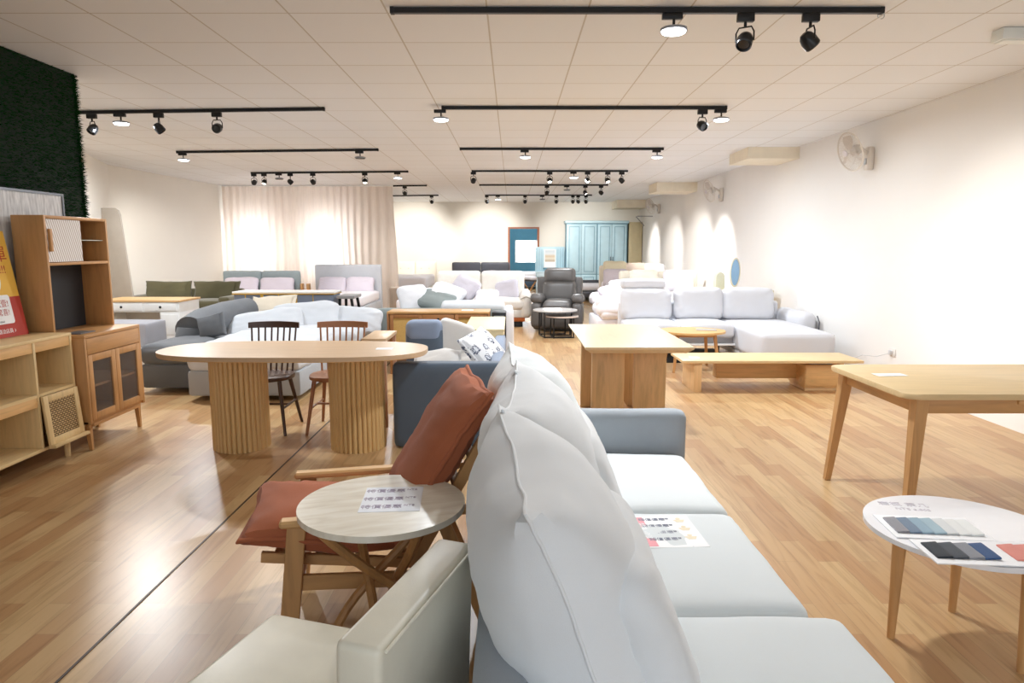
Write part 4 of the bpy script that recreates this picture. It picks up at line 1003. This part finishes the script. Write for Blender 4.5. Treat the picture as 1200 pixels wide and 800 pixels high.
db = bed('bed', 'low bed in dark grey leather in front of the blue wardrobe', 1.75, 3.3, 18.6, 20.4, .50, leather('charcoal_leather', '55565C'), False, .42)
# dressing table with oval mirror
dt = thing('dressing_table', 'cream dressing table with an oval mirror behind the white sectional', 'dressing table', (3.45, 10.62, 0))
cr = plain('cream_paint', 'E6DFC8', .5)
G().box(-.38, .55, -.2, .25, .80, .825, .004).obj('tabletop', cr, dt); G().box(-.36, .53, -.18, .24, .66, .80, .003).obj('drawer_case', cr, dt)
G().box(-.33, .07, -.19, -.18, .68, .78, .003).obj('drawer', cr, dt)
G().box(.1, .5, -.19, -.18, .68, .78, .003).obj('drawer', cr, dt)
for x in (-.33, .5):
    for y in (-.15, .2): G().bar((x, y, .66), (x, y, 0), .035, .035).obj('leg', cr, dt)
mr = bpy.data.objects.new('mirror', None)
Mm = Matrix.Translation((.03, .08, 1.09)) @ Matrix.Rotation(R(38), 4, 'Z') @ Matrix.Rotation(PI/2, 4, 'X')
fr_ = G().at(Mm).tube([(.125*math.cos(2*PI*k/40), .215*math.sin(2*PI*k/40), 0) for k in range(40)], .014, 8, True).obj('mirror_frame', cr, dt)
G().at(Mm).prism(ellipse(0, 0, .12, .21, 40), -.004, .004).obj('mirror_glass', plain('mirror_glass', '8FB4D6', .05, .9, var=.01), fr_, 0)
G().cyl((.03, .08, .825), (.03, .08, .88), .018, .012).lathe([(.001, 0), (.06, 0), (.055, .012), (.02, .02), (.001, .022)], 24, TM((.03, .08, .825))).obj('mirror_stand', cr, dt)
cs = thing('vanity_case', 'cream arched box standing left of the oval mirror', 'box', (3.22, 10.62, .826))
G().at(Matrix.Rotation(PI/2, 4, 'X')).prism([(-.07, 0), (.07, 0), (.07, .2), (.05, .25), (0, .28), (-.05, .25), (-.07, .2)], -.09, .05, .006).obj('body', plain('sage_cream', 'CFCDB4', .6), cs)
# blue wardrobe
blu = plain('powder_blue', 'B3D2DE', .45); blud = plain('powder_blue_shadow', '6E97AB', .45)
wd = thing('wardrobe', 'powder blue panelled wardrobe with crown moulding at the back wall', 'wardrobe', (2.67, 22.0, 0))
G().box(-.96, .96, -.28, .3, .08, 2.2, .004).obj('carcass', blud, wd)
G().box(-1.0, 1.0, -.33, .32, 2.2, 2.28, .012).obj('crown_moulding', blu, wd); G().box(-.97, .97, -.3, .3, 0, .08).obj('plinth', blu, wd)
def pdoor(x0, x1, z0, z1, name='door', y=-.28, knob=None, parent=None):
    d = G().box(x0, x1, y-.02, y, z0, z1, .003).obj(name, blu, parent or wd)
    g = G(); f = .07
    for (a_, b_, c_, e_) in ((x0+f, x0+f+.015, z0+f, z1-f), (x1-f-.015, x1-f, z0+f, z1-f), (x0+f, x1-f, z0+f, z0+f+.015), (x0+f, x1-f, z1-f-.015, z1-f)):
        g.box(a_, b_, y-.032, y-.02, c_, e_, .003)
    g.obj('moulding', blud, d)
    if knob is not None: G().box(knob-.008, knob+.008, y-.05, y-.02, 1.0, 1.16, .003).obj('handle', plain('dark_handle', '3A4650', .4), d)
pdoor(-.95, -.48, .62, 2.17); pdoor(-.47, -.01, .62, 2.17); pdoor(-.95, -.48, .1, .6); pdoor(-.47, -.01, .1, .6)
pdoor(.03, .47, .62, 2.17, knob=.44); pdoor(.48, .93, .62, 2.17, knob=.51)
for z0, z1 in ((.36, .6), (.1, .34)): pdoor(.03, .93, z0, z1, 'drawer')
be = thing('wardrobe', 'plain beige tall wardrobe squeezed between the blue wardrobe and the right wall', 'wardrobe', (3.88, 22.0, 0))
G().box(-.2, .22, -.25, .3, 0, 2.24, .006).obj('carcass', plain('khaki_board', 'C2B592', .6), be)
G().box(-.19, .21, -.27, -.25, .05, 2.2, .004).obj('door', plain('khaki_board', 'C2B592', .6), be)
# vanity
vn = thing('vanity_desk', 'powder blue vanity desk with a panelled hutch left of the blue wardrobe', 'dressing table', (1.22, 22.0, 0))
G().box(-.47, .47, .15, .2, .68, 1.47, .004).obj('hutch_panel', blu, vn)
for x in (-.42, -.34, -.26, .26, .34, .42): G().box(x-.004, x+.004, .143, .15, .74, 1.42).obj('groove', blud, vn, 0)
G().box(-.47, .47, -.28, .2, .65, .68, .004).obj('desktop', plain('pale_blue', 'CFE2EA', .4), vn)
G().box(-.45, .45, -.26, .2, .52, .65, .003).obj('drawer_case', blu, vn)
for x0, x1 in ((-.44, -.01), (.01, .44)): G().box(x0, x1, -.275, -.26, .535, .64, .003).obj('drawer', plain('pale_blue', 'CFE2EA', .4), vn)
for x in (-.45, .41): G().box(x, x+.04, -.26, .2, 0, .52, .003).obj('leg_panel', plain('pale_blue', 'CFE2EA', .4), vn)
G().box(-.41, .41, .1, .12, .1, .52).obj('back_panel', plain('sage_board', '98A79E', .6), vn, 0)
G().box(-.41, .41, -.1, .1, .06, .1).obj('foot_bar', OAKD('x'), vn)
G().box(-.22, .22, .08, .14, .755, .80, .003).obj('display_ledge', plain('teal_ledge', '4F7F92', .4), vn)
pc = thing('framed_picture', 'small framed landscape picture on the powder blue vanity desk', 'picture', (1.22, 22.1, .81))
g = G(); g.box(-.19, .19, 0, .02, 0, .03).box(-.19, .19, 0, .02, .55, .58).box(-.19, -.16, 0, .02, .03, .55).box(.16, .19, 0, .02, .03, .55); g.obj('frame', white, pc, 0)
def land():
    m, nt, b = base('landscape'); mp = coords(nt, (1, 1, 1.72)); sx = nt.nodes.new('ShaderNodeSeparateXYZ'); nt.links.new(mp.outputs[0], sx.inputs[0])
    r = ramp(nt, [(0, hx('F2F2F0')), (.28, hx('ECEEF0')), (.36, hx('B6A48C')), (.5, hx('D8D2C4')), (.62, hx('C9B79C')), (.75, hx('D5DADD')), (1, hx('B9C6CE'))]); nt.links.new(sx.outputs[2], r.inputs[0]); nt.links.new(r.outputs[0], b.inputs['Base Color']); return m
G().box(-.16, .16, .008, .014, .03, .55).obj('canvas', land(), pc, 0)
# bedroom through the door
bedr = thing('bed', 'white bed glimpsed in the teal room through the doorway', 'bed', (.62, 24.6, 0))
G().box(-.4, .7, -.8, .9, .1, .32, .02).obj('bed_frame', plain('navy_frame', '2F4458', .6), bedr); G().soft(1.06, 1.66, .25, TM((.15, .05, .45)), rad=.08, amp=.01, n=10).obj('mattress', sheet, bedr)
for x in (-.35, .65):
    for y in (-.7, .8): G().cyl((x, y, .1), (x, y, 0), .025, n=8).obj('foot', black, bedr)
stl = thing('stool', 'wooden stool with crossed legs and a folded white towel before the teal room door', 'stool', (.5, 19.6, 0))
for s_ in (-1, 1): G().bar((s_*.18, -.15, .5), (-s_*.12, -.15, 0), .03, .03).obj('leg', OAKD('z'), stl); G().bar((s_*.18, .15, .5), (-s_*.12, .15, 0), .03, .03).obj('leg', OAKD('z'), stl)
G().box(-.2, .2, -.17, .17, .5, .53, .004).obj('seat', plain('dark_tray', '4B423C', .5), stl)
tag(G().soft(.42, .3, .1, TM((.5, 19.6, .585)), rad=.04, amp=.01, n=10).obj('folded_towel', sheet), 'folded white towel on the crossed leg stool', 'towel')

# wall fans
def fan(label, x, y, z, face):
    f = thing('wall_fan', label, 'wall fan', (4.118, y, z), 0, 'white fans on the right wall')
    fm = plain('fan_white', 'DDD6CD', .4)
    G().box(-.07, 0, -.055, .055, -.16, .10, .02, 3).obj('mount', fm, f)
    G().box(-.085, -.07, -.02, .02, -.10, -.03, .004).obj('control_panel', plain('fan_control', 'BFC3C8', .3), f)
    G().tube([(-.05, 0, .02), (-.14, -.02, .08), (-.22, -.05, .06)], .02, 10).obj('bracket', fm, f)
    M = Matrix.Translation((-.30, -.09, .03)) @ Matrix.Rotation(face, 4, 'Z') @ Matrix.Rotation(R(-18), 4, 'Y') @ Matrix.Rotation(-PI/2, 4, 'Y')   # local z -> -x
    G().at(M).lathe([(.001, -.13), (.05, -.125), (.06, -.09), (.055, -.03), (.001, -.025)], 20).obj('motor', fm, f)
    g = G().at(M); r_ = .215
    g.tube([(r_*math.cos(2*PI*k/48), r_*math.sin(2*PI*k/48), 0) for k in range(48)], .009, 8, True)
    for q, zz in ((.15, .045), (.15, -.045), (.08, .055), (.08, -.055)): g.tube([(q*math.cos(2*PI*k/36), q*math.sin(2*PI*k/36), zz) for k in range(36)], .002, 4, True)
    for k in range(40):
        a_ = 2*PI*k/40; c_, s_ = math.cos(a_), math.sin(a_)
        for sg in (1, -1): g.tube([(r_*c_, r_*s_, 0), (.18*c_, .18*s_, sg*.035), (.1*c_, .1*s_, sg*.055), (.03*c_, .03*s_, sg*.06)], .0016, 4)
    g.obj('cage', fm, f)
    G().at(M).lathe([(.001, .055), (.035, .055), (.035, .068), (.001, .07)], 20).obj('centre_badge', plain('badge', 'D9D3D6', .3), f)
    for k in range(3):
        t = bmesh.new(); a0 = 2*PI*k/3; rows = []
        for i in range(7):
            rr_ = .03+.15*i/6; w_ = .35+.55*math.sin(PI*min(1, i/6*.9+.1)); 
            row = [t.verts.new((rr_*math.cos(a0+w_*(j/4-.5)), rr_*math.sin(a0+w_*(j/4-.5)), (j/4-.5)*.05)) for j in range(5)]; rows.append(row)
        for r1, r2 in zip(rows, rows[1:]):
            for j in range(4): t.faces.new((r1[j], r1[j+1], r2[j+1], r2[j]))
        gg_ = G().at(M); gg_._add(t); gg_.obj('fan_blade', plain('fan_blade', 'CFC6BE', .3), f)
fan('white wall fan nearest the camera, high on the right wall', 0, 8.02, 2.52, R(8))
fan('white wall fan between the two ceiling boxes on the right wall', 0, 13.6, 2.52, R(8))
fan('farthest white wall fan above the far right corner', 0, 19.3, 2.55, R(20))
br = thing('tv_bracket', 'empty dark metal bracket below the farthest wall fan', 'bracket', (3.98, 20.3, 2.3))
G().bar((-.35, 0, .05), (-.1, 0, -.22), .03, .02).obj('arm', plain('grey_bracket', '77757A', .4, .6), br); G().bar((-.32, 0, .06), (.139, 0, .06), .03, .02).obj('arm', plain('grey_bracket', '77757A', .4, .6), br)
# outlet with plug and cable
ou = thing('wall_outlet', 'white wall outlet with a cable above the low bench', 'outlet', (4.118, 7.3, .36))
G().box(-.01, 0, -.06, .06, -.04, .04, .003).obj('plate', plain('outlet_white', 'E4E1DD', .4), ou); G().box(-.04, -.01, -.02, .02, -.025, .02, .004).obj('plug', plain('plug_grey', 'CFCFD1', .4), ou)
ca = G().tube([(4.08, 7.3, .35), (4.0, 7.4, .30), (3.9, 7.5, .30), (3.84, 7.7, .20), (3.8, 7.85, .02), (3.82, 8.02, .012)], .005, 6).obj('power_cable', plain('cable_white', 'D9DADC', .5)); tag(ca, 'white power cable running from the wall outlet to the floor', 'cable')
ff = thing('ceiling_fixture', 'white rectangular ceiling fixture at the top right corner', 'ceiling light', (3.62, 4.7, 2.9))
G().box(-.45, .45, -.06, .06, -.075, -.0, .01).obj('housing', plain('fixture_white', 'E3E6E2', .4), ff); G().box(-.43, .43, -.045, .045, -.082, -.075, .003).obj('diffuser', plain('fixture_diff', 'EFF2EE', .3), ff)
hk = tag(G().tube([(2.20+.02*math.cos(t_), 4.3, 2.86+.02*math.sin(t_)) for t_ in [k*PI/8 for k in range(-4, 11)]], .003, 6).obj('ceiling_hook', chrome), 'small metal hook at the right end of the nearest ceiling track', 'hook')

# ================================================================== CEILING TRACKS AND LAMPS
RAIL = 2.862
def rail(label, x0, y0, x1, y1):
    t = thing('ceiling_track', label, 'light track', ((x0+x1)/2, (y0+y1)/2, 0), 0, 'black light tracks on the ceiling')
    dx, dy = (x1-x0)/2, (y1-y0)/2
    G().bar((-dx, -dy, 2.88), (dx, dy, 2.88), .036, .032, bev=.003).obj('rail', black, t)
    for s_ in (-1, 1): G().bar((s_*dx-.012*s_, s_*dy, 2.88), (s_*dx+.012*s_, s_*dy, 2.88), .04, .036, bev=.002).obj('end_cap', blackm, t)
litglass = emit('lit_disc', 'F4F8FF', 14)
lens = emit('lit_lens', 'FFF6E6', 10)
dl = plain('dark_lens', '2A2A2C', .2)
def area(loc, size, power, col=(.88, .94, 1)):
    l = bpy.data.lights.new('lamp', 'AREA'); l.shape = 'DISK'; l.size = size; l.energy = power; l.color = col
    o = bpy.data.objects.new('disc_light', l); C.objects.link(o); o.location = loc; return o
def spotl(loc, aim, power, angle=60, col=(1, .955, .90), blend=.85):
    l = bpy.data.lights.new('lamp', 'SPOT'); l.energy = power; l.color = col; l.spot_size = R(angle); l.spot_blend = blend; l.shadow_soft_size = .035
    o = bpy.data.objects.new('spot_light', l); C.objects.link(o); o.location = loc
    o.rotation_euler = (Vector(aim)-Vector(loc)).to_track_quat('-Z', 'Y').to_euler(); return o
def discl(label, x, y, on=True, P=46):
    t = thing('disc_lamp', label, 'ceiling lamp', (x, y, 2.862), 0, 'disc lamps on the tracks')
    G().box(-.07, .05, -.018, .018, -.03, .001, .003).obj('adapter', black, t)
    G().cyl((0, 0, -.03), (0, 0, -.075), .008, n=10).obj('stem', black, t)
    G().lathe([(.001, -.073), (.05, -.074), (.078, -.082), (.08, -.098), (.001, -.099)], 32).obj('housing', plain('disc_housing', '8E9299' if on else '2A2B2E', .4), t)
    G().lathe([(.001, -.099), (.072, -.099), (.066, -.108), (.001, -.112)], 32).obj('diffuser', litglass if on else dl, t)
    if on: area((x, y, 2.862-.118), .15, P)
def can(label, x, y, d, lit=False, P=0, aim=None, ang=60):
    t = thing('spotlight', label, 'spotlight', (x, y, 2.862), 0, 'can spotlights on the tracks')
    d = Vector(d).normalized()
    G().box(-.05, .05, -.018, .018, -.045, .001, .004).obj('adapter', black, t)
    G().cyl((0, 0, -.045), (0, 0, -.075), .009, n=10).obj('stem', black, t)
    c = Vector((0, 0, -.155)); sx = d.cross(Vector((0, 0, 1))); sx = sx.normalized() if sx.length > .1 else Vector((1, 0, 0))
    pts = [c+sx*.052+Vector((0, 0, 0)), c+sx*.052+Vector((0, 0, .05)), c+sx*.036+Vector((0, 0, .08)), c-sx*.036+Vector((0, 0, .08)), c-sx*.052+Vector((0, 0, .05)), c-sx*.052]
    G().tube(pts, .005, 6).obj('yoke', black, t)
    q = d.to_track_quat('Z', 'Y').to_matrix().to_4x4(); q.translation = c
    h = G().lathe([(.001, -.062), (.024, -.057), (.040, -.038), (.048, -.01), (.047, .035), (.041, .042), (.037, .024), (.001, .024)], 28, q).obj('lamp_head', plain('can_black', '1B1C1F', .3, .2), t)
    G().lathe([(.001, .025), (.036, .025), (.033, .029), (.001, .030)], 20, q).obj('lens', lens if lit else dl, h)
    if P: 
        l = Vector((x, y, 2.862))+c+d*.06; spotl(l, aim if aim else l+d, P, ang)
DN = (0, .3, -1)
ords = ['first', 'second', 'third', 'fourth', 'fifth', 'sixth', 'seventh', 'eighth', 'ninth']
def X(px, Y): # place a lamp along a rail by its measured bearing
    return (px-600)/800*(Y*.9904+1.32*.1386)
rows = [
 ('the nearest central ceiling track', -.71, 4.28, 2.19, 4.28, [(774, 'D', 1), (851, (-.35, -.55, -.8), 0), (921, (.75, .1, -.75), 0)]),
 ('the second central ceiling track', -.70, 7.16, 2.16, 7.16, [(521, 'D', 1), (812, (.3, -.7, -.4), 0), (833, 'D', 1)]),
 ('the third central ceiling track', -.74, 10.11, 2.17, 10.11, [(615, 'D', 1), (764, 'D', 1)]),
 ('the fourth central ceiling track', -.74, 13.05, 2.15, 13.05, [(556, (-.2, .8, -.4), 0), (643, (0, -.5, -.8), 1), (670.5, 'D', 1), (686, (.4, -.4, -.8), 1), (709, (.2, -.5, -.8), 1), (725, (.8, .3, -.7), 0)]),
 ('the fifth central ceiling track', -.74, 16.0, 2.19, 16.0, [(640, (-.1, .8, -.4), 0), (663, 'D', 0), (684, (.5, -.3, -.8), 1), (702, (.8, .4, -.6), 0)]),
 ('the farthest central ceiling track', -.73, 19.17, 2.19, 19.17, [(571, (.2, .8, -.4), 0), (584, 'D', 1), (615, (0, .8, -.4), 0), (635, 'D', 0), (651, (0, .8, -.4), 0), (670, (.1, .8, -.4), 0), (676, (.6, .8, -.4), 0), (685, (.2, .8, -.4), 0)]),
 ('the nearest left ceiling track', -4.75, 7.42, -1.92, 7.22, [(101, (-.5, .6, -.6), 0), (127, (-.3, -.5, -.8), 0), (161, 'D', 1), (205, (.6, .2, -.8), 0), (272, (0, -.8, -.35), 0)]),
 ('the second left ceiling track', -4.98, 10.45, -1.95, 10.2, [(224, 'D', 1), (430, 'D', 0)]),
 ('the third left ceiling track', -4.99, 13.4, -1.96, 13.14, [(303, (-.5, .8, -.4), 0), (315, (-.1, -.4, -.8), 1), (333, 'D', 0), (346, (.7, .2, -.7), 0), (372.5, (0, .8, -.4), 0), (433, (.1, -.4, -.8), 1), (471, 'D', 1)]),
 ('the short fourth left ceiling track', -2.75, 16.22, -1.98, 16.12, [(477, (0, .8, -.4), 0)]),
 ('the farthest left ceiling track', -3.4, 19.4, -2.04, 19.2, [(460, (0, .8, -.4), 0), (508, (0, .8, -.4), 0)]),
]
for nm, x0, y0, x1, y1, L_ in rows:
    rail('black light track: '+nm.replace('the ', '', 1)+(' over the grey sofa' if nm.startswith('the nearest central') else ''), x0, y0, x1, y1)
    for k, (px, d, on) in enumerate(L_):
        Y = (y0+y1)/2; x = X(px, Y); Y = y0+(y1-y0)*(x-x0)/(x1-x0)
        if isinstance(d, str):
            discl('%s round disc lamp, %s lamp from the left on %s' % ('lit white' if on else 'unlit dark', ords[k], nm), x, Y, bool(on))
        else:
            can('%s can spotlight, %s lamp from the left on %s' % ('lit' if on else 'black', ords[k], nm), x, Y, d, bool(on), 60 if on else 0)

# spot beams from the black heads that wash walls and furniture
for (x, y, ax, ay, az, P, an) in (
    (1.27, 4.3, .3, 2.2, .4, 90, 75), (1.72, 4.3, 4.1, 5.6, 1.35, 200, 50), (1.9, 7.1, 3.4, 5.5, .4, 70, 70),
    (2.15, 13.05, 4.1, 13.5, 1.2, 360, 46), (1.9, 13.05, 4.1, 15.3, 1.2, 420, 42), (2.0, 16.0, 4.1, 17.6, 1.2, 360, 46), (2.1, 19.1, 4.1, 20.0, 1.2, 330, 46),
    (-.73, 19.2, -.75, 22.4, 1.5, 420, 56), (-2.1, 19.2, -3.2, 22.4, 1.5, 420, 56), (.0, 19.2, .8, 21.5, 1, 60, 60), (1.1, 19.2, 2.2, 22.0, 1.4, 260, 70),
    (-4.9, 10.4, -6.8, 13.2, 1.1, 260, 50), (-4.7, 7.4, -6.4, 9.8, 1.2, 120, 60), (-4.2, 7.4, -2.6, 5.3, .6, 110, 70), (-2.7, 7.3, -2.9, 4.5, .4, 90, 70), (-3.4, 13.3, -2.8, 15.6, .8, 120, 60), (-4.9, 13.4, -5.6, 15.6, .8, 120, 60)):
    spotl((x, y, 2.66), (ax, ay, az), P, an)

pl = bpy.data.lights.new('bedroom_fill', 'POINT'); pl.energy = 45; pl.shadow_soft_size = .15  # added fill light, no fixture, brightens the teal room
po_ = bpy.data.objects.new('bedroom_fill', pl); C.objects.link(po_); po_.location = (.4, 24.2, 2.6)
# ================================================================== DAYLIGHT AND CAMERA
w = bpy.data.worlds.new('world'); scn.world = w; w.use_nodes = True
bgn = w.node_tree.nodes['Background']; bgn.inputs[0].default_value = (.86, .93, 1, 1); bgn.inputs[1].default_value = 1.45
cam = bpy.data.cameras.new('camera'); co = bpy.data.objects.new('camera', cam); C.objects.link(co)
cam.sensor_width = 36; cam.lens = 24; cam.clip_end = 200
co.location = (0, 0, 1.5); co.rotation_euler = (PI/2-math.atan(112/800), 0, 0)
scn.camera = co
scn.view_settings.view_transform = 'Standard'; scn.view_settings.look = 'None'; scn.view_settings.exposure = 0.3; scn.view_settings.gamma = 1
try:
    scn.cycles.use_denoising = True; scn.cycles.max_bounces = 8; scn.cycles.diffuse_bounces = 5; scn.cycles.use_adaptive_sampling = True; scn.cycles.use_light_tree = True
    scn.cycles.sample_clamp_indirect = 8
except Exception: pass
